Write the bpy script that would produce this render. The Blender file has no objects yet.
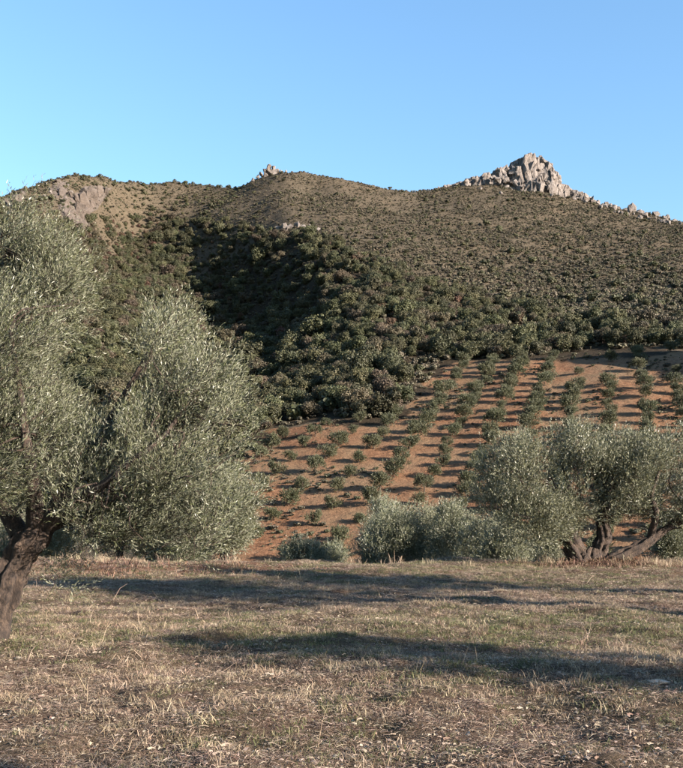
import bpy, bmesh, math
import numpy as np
from mathutils import Vector

R = np.random.default_rng(7)
sc = bpy.context.scene
COL = sc.collection

# ------------------------------------------------------------------ camera
F, HX, HY, EYE = 1000.0, 341.5, 505.0, 1.6      # focal length in photo pixels, principal column, horizon row, eye height
W0, H0 = 683.0, 768.0
cam = bpy.data.cameras.new('camera')
cam.sensor_fit = 'VERTICAL'; cam.sensor_height = 24.0
cam.lens = 24.0 * F / H0
cam.shift_y = (HY - H0 / 2) / H0
cam.clip_start = 0.1; cam.clip_end = 6000
camo = bpy.data.objects.new('camera', cam); COL.objects.link(camo)
camo.location = (0, 0, EYE); camo.rotation_euler = (math.pi / 2, 0, 0)
sc.camera = camo

# ------------------------------------------------------------------ light
SUN_EL, SUN_BACK = math.radians(18.5), math.radians(30)   # sun from the right, a little behind the camera
SUN = np.array([math.cos(SUN_EL) * math.cos(SUN_BACK), -math.cos(SUN_EL) * math.sin(SUN_BACK), math.sin(SUN_EL)])
wd = bpy.data.worlds.new('World'); sc.world = wd; wd.use_nodes = True
wn = wd.node_tree.nodes; wn.clear()
sky = wn.new('ShaderNodeTexSky'); sky.sky_type = 'NISHITA'; sky.sun_disc = False
sky.sun_elevation = SUN_EL
sky.sun_rotation = math.atan2(SUN[0], SUN[1])
sky.altitude = 600; sky.air_density = 1.6; sky.dust_density = 1.0; sky.ozone_density = 5.5
bg = wn.new('ShaderNodeBackground'); bg.inputs['Strength'].default_value = 0.068
wo = wn.new('ShaderNodeOutputWorld')
wd.node_tree.links.new(sky.outputs[0], bg.inputs[0]); wd.node_tree.links.new(bg.outputs[0], wo.inputs[0])
sl = bpy.data.lights.new('sun', 'SUN'); sl.energy = 5.0; sl.angle = math.radians(0.53); sl.color = (1.0, 0.86, 0.76)
so = bpy.data.objects.new('sun', sl); COL.objects.link(so)
so.rotation_euler = Vector(SUN).to_track_quat('Z', 'Y').to_euler()
so.location = (60, -30, 60)
sc.view_settings.view_transform = 'Standard'; sc.view_settings.look = 'None'
sc.view_settings.exposure = 2.24; sc.view_settings.gamma = 1.0
sc.view_settings.use_curve_mapping = False
sc.cycles.max_bounces = 6; sc.cycles.diffuse_bounces = 3; sc.cycles.glossy_bounces = 2
sc.cycles.transmission_bounces = 3; sc.cycles.transparent_max_bounces = 4
sc.cycles.use_adaptive_sampling = True; sc.cycles.adaptive_threshold = 0.02
sc.cycles.use_denoising = True

# ------------------------------------------------------------------ helpers
def put(o, parent=None):
    COL.objects.link(o)
    if parent is not None: o.parent = parent
    return o

def tag(o, label=None, cat=None, group=None, kind=None):
    if label: o['label'] = label
    if cat: o['category'] = cat
    if group: o['group'] = group
    if kind: o['kind'] = kind
    return o

def mesh_np(name, V, Fc, mat=None, smooth=False, attrs=None):
    """V (n,3), Fc (m,k) index array -> mesh datablock; attrs: name -> per-vertex floats"""
    V = np.asarray(V, np.float32); Fc = np.asarray(Fc, np.int32)
    me = bpy.data.meshes.new(name)
    m, k = Fc.shape
    me.vertices.add(len(V)); me.vertices.foreach_set('co', V.ravel())
    me.loops.add(m * k); me.loops.foreach_set('vertex_index', Fc.ravel())
    me.polygons.add(m); me.polygons.foreach_set('loop_start', np.arange(m, dtype=np.int32) * k)
    me.polygons.foreach_set('loop_total', np.full(m, k, np.int32))
    if smooth: me.polygons.foreach_set('use_smooth', np.ones(m, bool))
    for an, a in (attrs or {}).items():
        a = np.asarray(a, np.float32)
        if a.ndim == 1:
            at = me.attributes.new(an, 'FLOAT', 'POINT'); at.data.foreach_set('value', a)
        else:
            at = me.attributes.new(an, 'FLOAT_VECTOR', 'POINT'); at.data.foreach_set('vector', a.ravel())
    me.update(calc_edges=True)
    if mat: me.materials.append(mat)
    return me

def obj(name, me, parent=None, loc=(0, 0, 0)):
    o = bpy.data.objects.new(name, me); o.location = loc
    return put(o, parent)

def empty(name, loc, rz=0.0):
    o = bpy.data.objects.new(name, None); o.location = loc; o.rotation_euler = (0, 0, rz)
    o.empty_display_size = 0.2
    return put(o)

def nrm(a):
    return a / np.maximum(np.linalg.norm(a, axis=-1, keepdims=True), 1e-9)

# lattice value noise, vectorised
def _h(i, j, k, s):
    n = (i * 374761393 + j * 668265263 + k * 2147483647 + s * 974711) & 0xffffffff
    n = ((n ^ (n >> 13)) * 1274126177) & 0xffffffff
    return ((n ^ (n >> 16)) & 0xffff) / 65535.0
def vnoise(p, s=0):
    p = np.asarray(p, float)
    if p.shape[-1] == 2: p = np.concatenate([p, np.zeros(p.shape[:-1] + (1,))], -1)
    i = np.floor(p).astype(np.int64); f = p - i; f = f * f * (3 - 2 * f)
    r = 0
    for a in (0, 1):
        for b in (0, 1):
            for c in (0, 1):
                w = (f[..., 0] if a else 1 - f[..., 0]) * (f[..., 1] if b else 1 - f[..., 1]) * (f[..., 2] if c else 1 - f[..., 2])
                r = r + w * _h(i[..., 0] + a, i[..., 1] + b, i[..., 2] + c, s)
    return r * 2 - 1
def fbm(p, s=0, o=4):
    p = np.asarray(p, float); r = 0; a = 1.0
    for q in range(o):
        r = r + a * vnoise(p * 2 ** q, s + q); a *= 0.5
    return r

def inpoly(px, py, poly):
    px = np.asarray(px, float); py = np.asarray(py, float); r = np.zeros(px.shape, bool)
    n = len(poly)
    for q in range(n):
        (x1, y1), (x2, y2) = poly[q], poly[(q + 1) % n]
        c = ((y1 > py) != (y2 > py)) & (px < (x2 - x1) * (py - y1) / ((y2 - y1) or 1e-9) + x1)
        r ^= c
    return r

def P(px, py, depth):
    """photo pixel at a given distance -> point"""
    return np.array([(px - HX) / F * depth, depth, EYE + (HY - py) / F * depth])
def proj(v):
    v = np.asarray(v, float)
    return HX + F * v[..., 0] / v[..., 1], HY - F * (v[..., 2] - EYE) / v[..., 1]

def ordinal(n):
    w = ['first', 'second', 'third', 'fourth', 'fifth', 'sixth', 'seventh', 'eighth', 'ninth', 'tenth', 'eleventh', 'twelfth']
    if n <= 12: return w[n - 1]
    return f"{n}{'th' if 10 <= n % 100 <= 20 else {1: 'st', 2: 'nd', 3: 'rd'}.get(n % 10, 'th')}"

# ------------------------------------------------------------------ materials
def new_mat(name):
    m = bpy.data.materials.new(name); m.use_nodes = True
    nt = m.node_tree; nt.nodes.clear()
    out = nt.nodes.new('ShaderNodeOutputMaterial')
    b = nt.nodes.new('ShaderNodeBsdfPrincipled')
    nt.links.new(b.outputs[0], out.inputs[0])
    return m, nt, b, out
def N(nt, t, **kw):
    n = nt.nodes.new(t)
    for k, v in kw.items(): setattr(n, k, v)
    return n
def noise(nt, scale, detail=4, rough=0.6, coord=None):
    n = N(nt, 'ShaderNodeTexNoise'); n.inputs['Scale'].default_value = scale
    n.inputs['Detail'].default_value = detail; n.inputs['Roughness'].default_value = rough
    if coord is not None: nt.links.new(coord, n.inputs['Vector'])
    return n.outputs['Fac']
def ramp(nt, fac, stops):
    r = N(nt, 'ShaderNodeValToRGB'); e = r.color_ramp.elements
    while len(e) < len(stops): e.new(0.5)
    for q, (p, c) in enumerate(stops):
        e[q].position = p; e[q].color = (*c, 1) if len(c) == 3 else c
    nt.links.new(fac, r.inputs[0]); return r.outputs[0]
def mix(nt, fac, a, b, mode='MIX'):
    m = N(nt, 'ShaderNodeMix', data_type='RGBA', blend_type=mode)
    for sock, v in ((m.inputs[0], fac), (m.inputs[6], a), (m.inputs[7], b)):
        if isinstance(v, (int, float)): sock.default_value = v
        elif isinstance(v, tuple): sock.default_value = (*v, 1)
        else: nt.links.new(v, sock)
    return m.outputs[2]
def attr(nt, name, typ='GEOMETRY'):
    a = N(nt, 'ShaderNodeAttribute', attribute_name=name, attribute_type=typ); return a
def math_(nt, op, a, b=0.0):
    m = N(nt, 'ShaderNodeMath', operation=op)
    for s, v in ((m.inputs[0], a), (m.inputs[1], b)):
        if isinstance(v, (int, float)): s.default_value = v
        else: nt.links.new(v, s)
    return m.outputs[0]
def bump(nt, b, h, strength, dist):
    u = N(nt, 'ShaderNodeBump'); u.inputs['Strength'].default_value = strength; u.inputs['Distance'].default_value = dist
    nt.links.new(h, u.inputs['Height']); nt.links.new(u.outputs[0], b.inputs['Normal'])

ALB = 0.535
def leaf_mat(name, tops, under=None, rough=0.5, transl=0.25, objvar=0.35):
    """leaf material: colour per leaf from attribute rnd, slow drift from attribute clump, optional pale underside"""
    m, nt, b, out = new_mat(name)
    tops = [(p_, tuple(v_ * ALB for v_ in c_)) for p_, c_ in tops]
    if under: under = tuple(v_ * ALB for v_ in under)
    a = attr(nt, 'rnd')
    c = ramp(nt, a.outputs['Fac'], tops)
    oi = N(nt, 'ShaderNodeObjectInfo')
    hv = N(nt, 'ShaderNodeHueSaturation')
    vv = math_(nt, 'MULTIPLY_ADD', oi.outputs['Random'], objvar); nt.nodes[-1].inputs[2].default_value = 1 - objvar / 2
    hh = math_(nt, 'MULTIPLY_ADD', math_(nt, 'FRACT', math_(nt, 'MULTIPLY', oi.outputs['Random'], 7.31)), 0.05)
    hh.node.inputs[2].default_value = 0.475
    nt.links.new(hh, hv.inputs['Hue']); nt.links.new(vv, hv.inputs['Value']); nt.links.new(c, hv.inputs['Color'])
    col = hv.outputs[0]
    if under:
        g = N(nt, 'ShaderNodeNewGeometry')
        col = mix(nt, g.outputs['Backfacing'], col, under)
    nt.links.new(col, b.inputs['Base Color']); b.inputs['Roughness'].default_value = rough
    b.inputs['Specular IOR Level'].default_value = 0.35
    t = N(nt, 'ShaderNodeBsdfTranslucent'); nt.links.new(col, t.inputs[0])
    ms = N(nt, 'ShaderNodeMixShader'); ms.inputs[0].default_value = transl
    nt.links.new(b.outputs[0], ms.inputs[1]); nt.links.new(t.outputs[0], ms.inputs[2]); nt.links.new(ms.outputs[0], out.inputs[0])
    return m

M = {}
M['olive_leaf'] = leaf_mat('olive_leaf', [(0.0, (0.092, 0.105, 0.046)), (0.45, (0.180, 0.198, 0.100)), (0.8, (0.275, 0.290, 0.172)), (1.0, (0.39, 0.395, 0.275))],
                           under=(0.30, 0.31, 0.215), rough=0.40, transl=0.14, objvar=0.12)
M['orchard_leaf'] = leaf_mat('orchard_leaf', [(0.0, (0.046, 0.052, 0.018)), (0.5, (0.090, 0.098, 0.038)), (1.0, (0.165, 0.165, 0.078))], under=(0.13, 0.138, 0.075), rough=0.6, transl=0.12)
M['oak_leaf'] = leaf_mat('oak_leaf', [(0.0, (0.040, 0.045, 0.016)), (0.5, (0.082, 0.086, 0.034)), (1.0, (0.155, 0.145, 0.068))], rough=0.7, transl=0.10, objvar=0.7)
M['oak_leaf_brown'] = leaf_mat('oak_leaf_brown', [(0.0, (0.055, 0.045, 0.024)), (0.5, (0.105, 0.085, 0.047)), (1.0, (0.165, 0.138, 0.082))], rough=0.7, transl=0.10, objvar=0.5)
M['rust_leaf'] = leaf_mat('rust_leaf', [(0.0, (0.06, 0.034, 0.020)), (0.5, (0.112, 0.063, 0.036)), (1.0, (0.17, 0.10, 0.06))], rough=0.7, transl=0.10, objvar=0.4)
M['scrub_leaf'] = leaf_mat('scrub_leaf', [(0.0, (0.074, 0.066, 0.040)), (0.5, (0.132, 0.117, 0.073)), (1.0, (0.20, 0.175, 0.116))], rough=0.75, transl=0.08, objvar=0.8)
M['straw'] = leaf_mat('straw', [(0.0, (0.22, 0.152, 0.094)), (0.5, (0.44, 0.335, 0.212)), (1.0, (0.70, 0.575, 0.40))], rough=0.6, transl=0.2, objvar=0.5)
M['grass'] = leaf_mat('grass', [(0.0, (0.092, 0.112, 0.034)), (0.55, (0.185, 0.202, 0.074)), (1.0, (0.37, 0.335, 0.18))], rough=0.6, transl=0.25, objvar=0.5)
M['litter'] = leaf_mat('litter', [(0.0, (0.11, 0.068, 0.044)), (0.5, (0.275, 0.190, 0.126)), (1.0, (0.62, 0.51, 0.38))], rough=0.7, transl=0.1, objvar=0.5)
M['red_litter'] = leaf_mat('red_litter', [(0.0, (0.09, 0.045, 0.028)), (0.5, (0.18, 0.095, 0.058)), (1.0, (0.32, 0.21, 0.13))], rough=0.7, transl=0.1, objvar=0.4)

def bark_mat():
    m, nt, b, out = new_mat('olive_bark')
    tc = N(nt, 'ShaderNodeTexCoord')
    mp = N(nt, 'ShaderNodeMapping'); mp.inputs['Scale'].default_value = (1, 1, 0.34)
    nt.links.new(tc.outputs['Object'], mp.inputs[0])
    n1 = noise(nt, 34, 7, 0.72, mp.outputs[0]); n2 = noise(nt, 4, 3, 0.5, tc.outputs['Object'])
    c = ramp(nt, n1, [(0.36, (0.007, 0.0045, 0.003)), (0.5, (0.042, 0.027, 0.017)), (0.70, (0.120, 0.082, 0.053))])
    c2 = mix(nt, ramp(nt, n2, [(0.42, (0, 0, 0)), (0.62, (0.75, 0.75, 0.75))]), c, (0.014, 0.009, 0.006))
    nt.links.new(c2, b.inputs['Base Color']); b.inputs['Roughness'].default_value = 0.9
    bump(nt, b, n1, 1.0, 0.05)
    return m
M['bark'] = bark_mat()

def rock_mat(name='limestone', k=0.86):
    m, nt, b, out = new_mat(name)
    g = N(nt, 'ShaderNodeNewGeometry')
    n1 = noise(nt, 0.35, 6, 0.65, g.outputs['Position']); n2 = noise(nt, 1.6, 5, 0.7, g.outputs['Position'])
    c = ramp(nt, n1, [(0.32, (0.088, 0.072, 0.058)), (0.5, (0.158, 0.138, 0.119)), (0.7, (0.232, 0.211, 0.190))])
    c2 = mix(nt, ramp(nt, n2, [(0.36, (0.75, 0.75, 0.75)), (0.52, (0, 0, 0))]), c, (0.075, 0.062, 0.05))
    c2 = mix(nt, 1.0, c2, (k, k * (0.9 if k < 0.8 else 1), k * (0.8 if k < 0.8 else 1)), 'MULTIPLY')
    nt.links.new(c2, b.inputs['Base Color']); b.inputs['Roughness'].default_value = 0.95
    bump(nt, b, n2, 1.0, 0.5)
    return m
M['rock'] = rock_mat()
M['tan_rock'] = rock_mat('tan_rock', 0.45)
def stone_mat():
    m, nt, b, out = new_mat('field_stone')
    tc = N(nt, 'ShaderNodeTexCoord')
    n1 = noise(nt, 18, 6, 0.65, tc.outputs['Object'])
    c = ramp(nt, n1, [(0.3, (0.22, 0.17, 0.12)), (0.55, (0.42, 0.36, 0.29)), (0.75, (0.55, 0.50, 0.44))])
    nt.links.new(c, b.inputs['Base Color']); b.inputs['Roughness'].default_value = 0.9
    bump(nt, b, n1, 0.7, 0.02)
    return m
M['stone'] = stone_mat()

def terrain_mat():
    m, nt, b, out = new_mat('ground')
    g = N(nt, 'ShaderNodeNewGeometry'); pos = g.outputs['Position']
    w = attr(nt, 'zone'); sp = N(nt, 'ShaderNodeSeparateXYZ'); nt.links.new(w.outputs['Vector'], sp.inputs[0])
    # field: brown soil with dry litter
    a1 = noise(nt, 38, 5, 0.7, pos); a2 = noise(nt, 0.55, 4, 0.6, pos); a3 = noise(nt, 7, 5, 0.65, pos)
    f1 = ramp(nt, a1, [(0.30, (0.048, 0.034, 0.024)), (0.5, (0.130, 0.092, 0.064)), (0.70, (0.26, 0.195, 0.138))])
    f2 = mix(nt, ramp(nt, a3, [(0.40, (0, 0, 0)), (0.65, (0.7, 0.7, 0.7))]), f1, (0.150, 0.100, 0.070))
    field = mix(nt, ramp(nt, a2, [(0.45, (0, 0, 0)), (0.65, (0.55, 0.55, 0.55))]), f2, (0.105, 0.098, 0.052))
    redf = mix(nt, ramp(nt, a3, [(0.35, (0, 0, 0)), (0.7, (1, 1, 1))]), (0.145, 0.080, 0.050), (0.22, 0.135, 0.085))
    nearred = mix(nt, attr(nt, 'redness').outputs['Fac'], field, redf)
    # orchard: red soil with strips of pale dry grass
    o1 = noise(nt, 0.9, 6, 0.7, pos); o2 = noise(nt, 0.07, 4, 0.6, pos); o3 = noise(nt, 0.22, 5, 0.65, pos)
    r1 = ramp(nt, o1, [(0.28, (0.142, 0.070, 0.038)), (0.5, (0.252, 0.131, 0.070)), (0.72, (0.36, 0.212, 0.122))])
    orch = mix(nt, ramp(nt, o2, [(0.40, (0, 0, 0)), (0.62, (0.7, 0.7, 0.7))]), r1, (0.25, 0.180, 0.108))
    orch = mix(nt, ramp(nt, o3, [(0.52, (0, 0, 0)), (0.70, (0.5, 0.5, 0.5))]), orch, (0.20, 0.145, 0.08))
    # wild slope: dry grass and brown earth
    s1 = noise(nt, 0.5, 6, 0.75, pos); s2 = noise(nt, 0.035, 4, 0.6, pos)
    w1 = ramp(nt, s1, [(0.30, (0.062, 0.051, 0.034)), (0.5, (0.112, 0.092, 0.062)), (0.70, (0.17, 0.142, 0.097))])
    wild = mix(nt, ramp(nt, s2, [(0.40, (0, 0, 0)), (0.68, (0.6, 0.6, 0.6))]), w1, (0.132, 0.102, 0.067))
    c = mix(nt, sp.outputs['X'], wild, orch)
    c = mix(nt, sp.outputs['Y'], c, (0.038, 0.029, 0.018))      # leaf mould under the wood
    c = mix(nt, sp.outputs['Z'], c, nearred)
    c = mix(nt, 1.0, c, (ALB, ALB, ALB), 'MULTIPLY')
    nt.links.new(c, b.inputs['Base Color']); b.inputs['Roughness'].default_value = 0.95
    b.inputs['Specular IOR Level'].default_value = 0.068
    hn = mix(nt, sp.outputs['Z'], math_(nt, 'MULTIPLY', s1, 0.7), math_(nt, 'MULTIPLY', math_(nt, 'ADD', a1, a3), 0.030))
    u = N(nt, 'ShaderNodeBump'); u.inputs['Strength'].default_value = 1.0; u.inputs['Distance'].default_value = 1.0
    nt.links.new(hn, u.inputs['Height']); nt.links.new(u.outputs[0], b.inputs['Normal'])
    return m
M['ground'] = terrain_mat()

# ------------------------------------------------------------------ terrain
AZ = math.radians(15.6); SA, CA = math.sin(AZ), math.cos(AZ)     # orchard rows run uphill along this bearing
SL, Z0 = 0.384, -55.6                                            # orchard plane z = SL*s + Z0
def plane_depth(px, py):
    u = (np.asarray(px, float) - HX) / F; v = (HY - np.asarray(py, float)) / F
    return (EYE - Z0) / np.maximum(SL * (CA + SA * u) - v, 0.05)

RIDGE = [(-1600, 470), (-1000, 420), (-400, 300), (-100, 232), (0, 198), (20, 189), (45, 181), (75, 176), (105, 176), (150, 180), (190, 179.5),
         (235, 184.5), (255, 177), (275, 171), (300, 170), (340, 178), (380, 186.5), (412, 190.5), (440, 188), (470, 181.5), (500, 178),
         (535, 180), (565, 190), (600, 203), (640, 212), (683, 221), (800, 245), (1000, 280), (1300, 300), (1800, 330)]
RX, RY = np.array(RIDGE).T
SHADE_KNOLL_TOP = 60.0
ctrl = []
for px in range(-900, 1501, 120):
    for py in (445, 480, 515, 550, 580):
        if px > 240 or py > 440: ctrl.append((px, py, float(plane_depth(px, py))))
for px, py in ((300, 430), (400, 415), (450, 370), (520, 362), (600, 360), (683, 360), (430, 390), (330, 415), (560, 400), (683, 400), (760, 420)):
    ctrl.append((px, py, float(plane_depth(px, py))))
ctrl += [  # ridge
    (683, 221, 560), (600, 203, 590), (535, 180, 605), (470, 182, 590), (412, 190, 570), (340, 178, 555), (285, 171, 548), (235, 185, 568), (150, 180, 565),
    (90, 177, 505), (20, 190, 440), (-100, 232, 400), (-400, 300, 330), (-900, 410, 250), (800, 245, 520), (1000, 280, 450), (1300, 300, 380), (1500, 320, 330),
    # right hand lit slope
    (683, 335, 255), (683, 300, 315), (683, 260, 405), (550, 330, 280), (550, 290, 350), (550, 240, 450), (430, 335, 275), (430, 300, 325), (430, 250, 405), (430, 215, 490),
    # spur
    (360, 378, 232), (372, 340, 266), (366, 300, 316), (352, 268, 368), (335, 242, 412), (325, 226, 436), (290, 222, 460), (230, 220, 506), (150, 219, 535), (230, 205, 532), (310, 202, 506),
    # gully
    (300, 262, 406), (240, 262, 462), (175, 262, 500), (122, 262, 476), (300, 300, 374), (250, 300, 420), (192, 300, 448), (150, 300, 412), (300, 340, 328), (255, 340, 376), (215, 340, 384),
    (300, 375, 268), (262, 378, 284), (235, 380, 282), (268, 405, 234), (300, 238, 436), (250, 237, 478), (160, 236, 522), (112, 236, 496),
    # left flank
    (170, 355, 310), (112, 315, 332), (90, 272, 388), (100, 355, 270), (50, 300, 318), (150, 405, 232), (72, 235, 415), (40, 235, 390), (-100, 300, 305), (-100, 400, 205), (200, 430, 205), (-400, 400, 220)]
ctrl = np.array(ctrl, float)
def tps_fit(X, y, lam=1e-4):
    n = len(X); d = np.linalg.norm(X[:, None] - X[None], axis=-1)
    K = np.where(d > 0, d * d * np.log(np.maximum(d, 1e-9)), 0) + lam * np.eye(n)
    Pm = np.c_[np.ones(n), X]; A = np.block([[K, Pm], [Pm.T, np.zeros((3, 3))]])
    return np.linalg.solve(A, np.r_[y, np.zeros(3)])
CX = ctrl[:, :2] / 300.0
TW = tps_fit(CX, np.log(ctrl[:, 2]), 2e-3)
def tps(Q):
    r = np.empty(len(Q))
    for q in range(0, len(Q), 20000):
        B = Q[q:q + 20000]; d = np.linalg.norm(B[:, None] - CX[None], axis=-1)
        K = np.where(d > 0, d * d * np.log(np.maximum(d, 1e-9)), 0)
        r[q:q + 20000] = K @ TW[:len(CX)] + TW[len(CX)] + B @ TW[len(CX) + 1:]
    return r
TPX = np.unique(np.r_[np.arange(-1500, -120, 20), np.arange(-120, 1150, 3), np.arange(1150, 1800, 20)]).astype(float)
TY = np.geomspace(22, 1400, 620)
NR = 170
TZ = np.zeros((len(TPX), len(TY)))
t_ = np.linspace(0, 1, NR)
ridge_py = np.interp(TPX, RX, RY)
bot = 580.0
GPY = bot + (ridge_py[:, None] - bot) * t_[None]
GD = np.exp(tps(np.c_[np.repeat(TPX, NR) / 300.0, GPY.ravel() / 300.0])).reshape(len(TPX), NR)
GD = np.maximum.accumulate(GD + np.arange(NR) * 0.0, axis=1) + np.arange(NR) * 0.12
RIDGE_D = GD[:, -1].copy()
for q in range(len(TPX)):
    d = GD[q]; z = EYE + (HY - GPY[q]) / F * d
    zz = np.interp(TY, d, z)
    back = TY > d[-1]
    dd = TY[back] - d[-1]
    zz[back] = z[-1] - 0.22 * dd - 0.25 * dd * (1 - np.exp(-dd / 60.0)) * 0.6
    # below the orchard: valley floor and the bank that falls from the field edge
    s_ = TY * (CA + SA * (TPX[q] - HX) / F)
    low = TY < d[0]
    zz[low] = np.maximum(SL * s_[low] + Z0, -16.0)
    ty = TY - 1.6 * math.sin(TPX[q] / 47.0) * math.sin(TPX[q] / 113.0 + 1.0) + 0.6 * math.sin(TPX[q] / 19.0)
    fall = np.where(ty < 34, -0.045 * np.clip(ty - 27.5, 0, None) ** 2, -1.9 - 0.33 * (ty - 34))
    TZ[q] = np.maximum(zz, np.maximum(fall, -15.0))
# soften
for _ in range(2):
    TZ[:, 1:-1] = (TZ[:, :-2] + 2 * TZ[:, 1:-1] + TZ[:, 2:]) / 4
# unseen wooded knoll, added beyond the right edge to shade the orchard's top corner
KN = (116.8, 206.0); KX, KY = (TPX[:, None] - HX) / F * TY[None] - KN[0], np.broadcast_to(TY[None], TZ.shape) - KN[1]
KA, KP = 0.866 * KX - 0.5 * KY, 0.5 * KX + 0.866 * KY
iK = np.argmin(np.abs(TPX - (HX + F * KN[0] / KN[1]))); jK = np.argmin(np.abs(TY - KN[1]))
TZ += max(0.0, SHADE_KNOLL_TOP - TZ[iK, jK]) * np.exp(-(KA / 19.0) ** 2 - ((KP - 3) / 20.0) ** 2)
def Zraw(x, y):
    x = np.asarray(x, float); y = np.asarray(y, float)
    yy = np.clip(y, TY[0], TY[-1] - 1e-6)
    px = np.clip(HX + F * x / np.maximum(yy, 1.0), TPX[0], TPX[-1] - 1e-6)
    i = np.clip(np.searchsorted(TPX, px, side='right') - 1, 0, len(TPX) - 2)
    j = np.clip(np.searchsorted(TY, yy, side='right') - 1, 0, len(TY) - 2)
    fx = (px - TPX[i]) / (TPX[i + 1] - TPX[i]); fy = (yy - TY[j]) / (TY[j + 1] - TY[j])
    return (TZ[i, j] * (1 - fx) * (1 - fy) + TZ[i + 1, j] * fx * (1 - fy) + TZ[i, j + 1] * (1 - fx) * fy + TZ[i + 1, j + 1] * fx * fy)
def Z(x, y):
    x = np.asarray(x, float); y = np.asarray(y, float)
    z = Zraw(x, y)
    near = np.clip((60 - y) / 25, 0, 1); far = np.clip((y - 170) / 90, 0, 1)
    pp = np.stack([x, y], -1)
    fz = 0.07 * fbm(pp * 0.33, 3, 3) + 0.035 * fbm(pp * 1.3, 5, 3) + 0.030 * fbm(pp * 3.6, 9, 4)
    # bank of red earth heaped behind the left tree and a mound round the old olive
    fz = fz + 0.16 * np.exp(-((x + 5.2) / 3.2) ** 2 - ((y - 24.6) / 1.6) ** 2) + 0.22 * np.exp(-((x - 6.9) / 1.6) ** 2 - ((y - 27.0) / 1.0) ** 2)
    hz = 1.6 * fbm(pp / 34.0, 13, 4) + 0.5 * fbm(pp / 7.0, 23, 3)
    mz = 0.10 * fbm(pp / 6.0, 31, 3)
    return z + near * fz + far * hz * (0.55 + 0.45 * np.clip((y - 260) / 100, 0, 1)) + (1 - near) * mz

ORCH = [(250, 440), (262, 434), (300, 428), (335, 421), (385, 425), (405, 413), (424, 388), (446, 364), (520, 361), (600, 352), (700, 352), (800, 380), (900, 480), (900, 600), (180, 600), (225, 500)]
WOOD = [(60, 226), (100, 222), (160, 221), (240, 226), (310, 236), (400, 272), (500, 305), (600, 322), (700, 326), (900, 300), (1100, 250), (1400, 330), (1300, 470), (900, 470), (800, 376), (700, 350), (600, 352), (520, 361), (446, 364),
        (424, 388), (405, 413), (385, 425), (335, 421), (262, 434), (240, 445), (60, 450), (-500, 450), (-500, 320), (-100, 250)]
def build_terrain():
    ys = np.unique(np.r_[np.linspace(-22, 4.5, 24), np.linspace(4.5, 12, 150), np.linspace(12, 29, 170), np.geomspace(29, 125, 60), np.geomspace(125, 640, 330), np.geomspace(640, 1400, 14)])
    pxs = np.unique(np.r_[np.linspace(-1500, -130, 50), np.linspace(-130, 810, 300), np.linspace(810, 1790, 50)])
    us = (pxs - HX) / F
    Yg, Ug = np.meshgrid(ys, us, indexing='ij')
    Xg = Ug * np.maximum(Yg, 14.0) if False else Ug * np.where(Yg > 14, Yg, 7 + 0.5 * np.clip(Yg, 0, 14))
    Zg = Z(Xg, Yg)
    V = np.stack([Xg, Yg, Zg], -1).reshape(-1, 3)
    nr, nc = Yg.shape
    i = np.arange(nr - 1)[:, None] * nc + np.arange(nc - 1)[None]
    Fq = np.stack([i, i + 1, i + nc + 1, i + nc], -1).reshape(-1, 4)
    vy = np.maximum(V[:, 1], 1.0)
    px, py = HX + F * V[:, 0] / vy, HY - F * (V[:, 2] - EYE) / vy
    jit = 5 * fbm(V[:, :2] / 9.0, 41, 3)
    far = V[:, 1] > 75
    w_or = (inpoly(px + jit, py + jit, ORCH) & far & (V[:, 1] < 270)).astype(float)
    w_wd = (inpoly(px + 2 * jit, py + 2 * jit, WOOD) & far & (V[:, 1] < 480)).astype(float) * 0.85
    w_nr = np.clip((75 - V[:, 1]) / 8, 0, 1)
    red = np.exp(-((V[:, 0] + 5.0) / 5.0) ** 2 - ((V[:, 1] - 24.8) / 3.0) ** 2) + np.exp(-((V[:, 0] - 7.2) / 2.6) ** 2 - ((V[:, 1] - 26.4) / 1.4) ** 2)
    red = np.clip(red * 1.4 + (0.22 + 0.5 * fbm(V[:, :2] * 0.5, 77, 3)) * np.clip((V[:, 1] - 15) / 8, 0, 1), 0, 1) + np.clip((V[:, 1] - 29) / 4, 0, 1)
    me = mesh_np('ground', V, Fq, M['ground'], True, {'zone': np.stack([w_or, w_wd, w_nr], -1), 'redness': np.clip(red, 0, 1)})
    tag(obj('ground', me), 'dry field, valley and hillside', None, None, 'structure')
build_terrain()

def on_ground(px, py, lo=60.0, hi=900.0):
    """distance at which the line of sight through a photo pixel meets the hillside"""
    d = np.geomspace(lo, hi, 1500)
    p = np.stack([(px - HX) / F * d, d], -1)
    below = (EYE + (HY - py) / F * d) <= Z(p[:, 0], p[:, 1])
    q = np.argmax(below)
    return d[q] if below.any() else None

# ------------------------------------------------------------------ foliage and wood builders
def leaves(base, d, L, Wd, rg, rnd=None, smin=0.0):
    """one four-cornered blade per leaf"""
    n = len(base)
    side = nrm(np.cross(d, nrm(rg.normal(size=(n, 3)))))
    L = np.broadcast_to(np.asarray(L, float), (n,))[:, None]; Wd = np.broadcast_to(np.asarray(Wd, float), (n,))[:, None]
    up = nrm(np.cross(side, d))
    m = base + d * L * 0.45 + up * L * 0.06
    V = np.stack([base, m + side * Wd / 2, base + d * L, m - side * Wd / 2], 1).reshape(-1, 3)
    Fq = np.arange(4 * n).reshape(n, 4)
    if rnd is None: rnd = rg.random(n)
    return V, Fq, np.repeat(rnd, 4)

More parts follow.
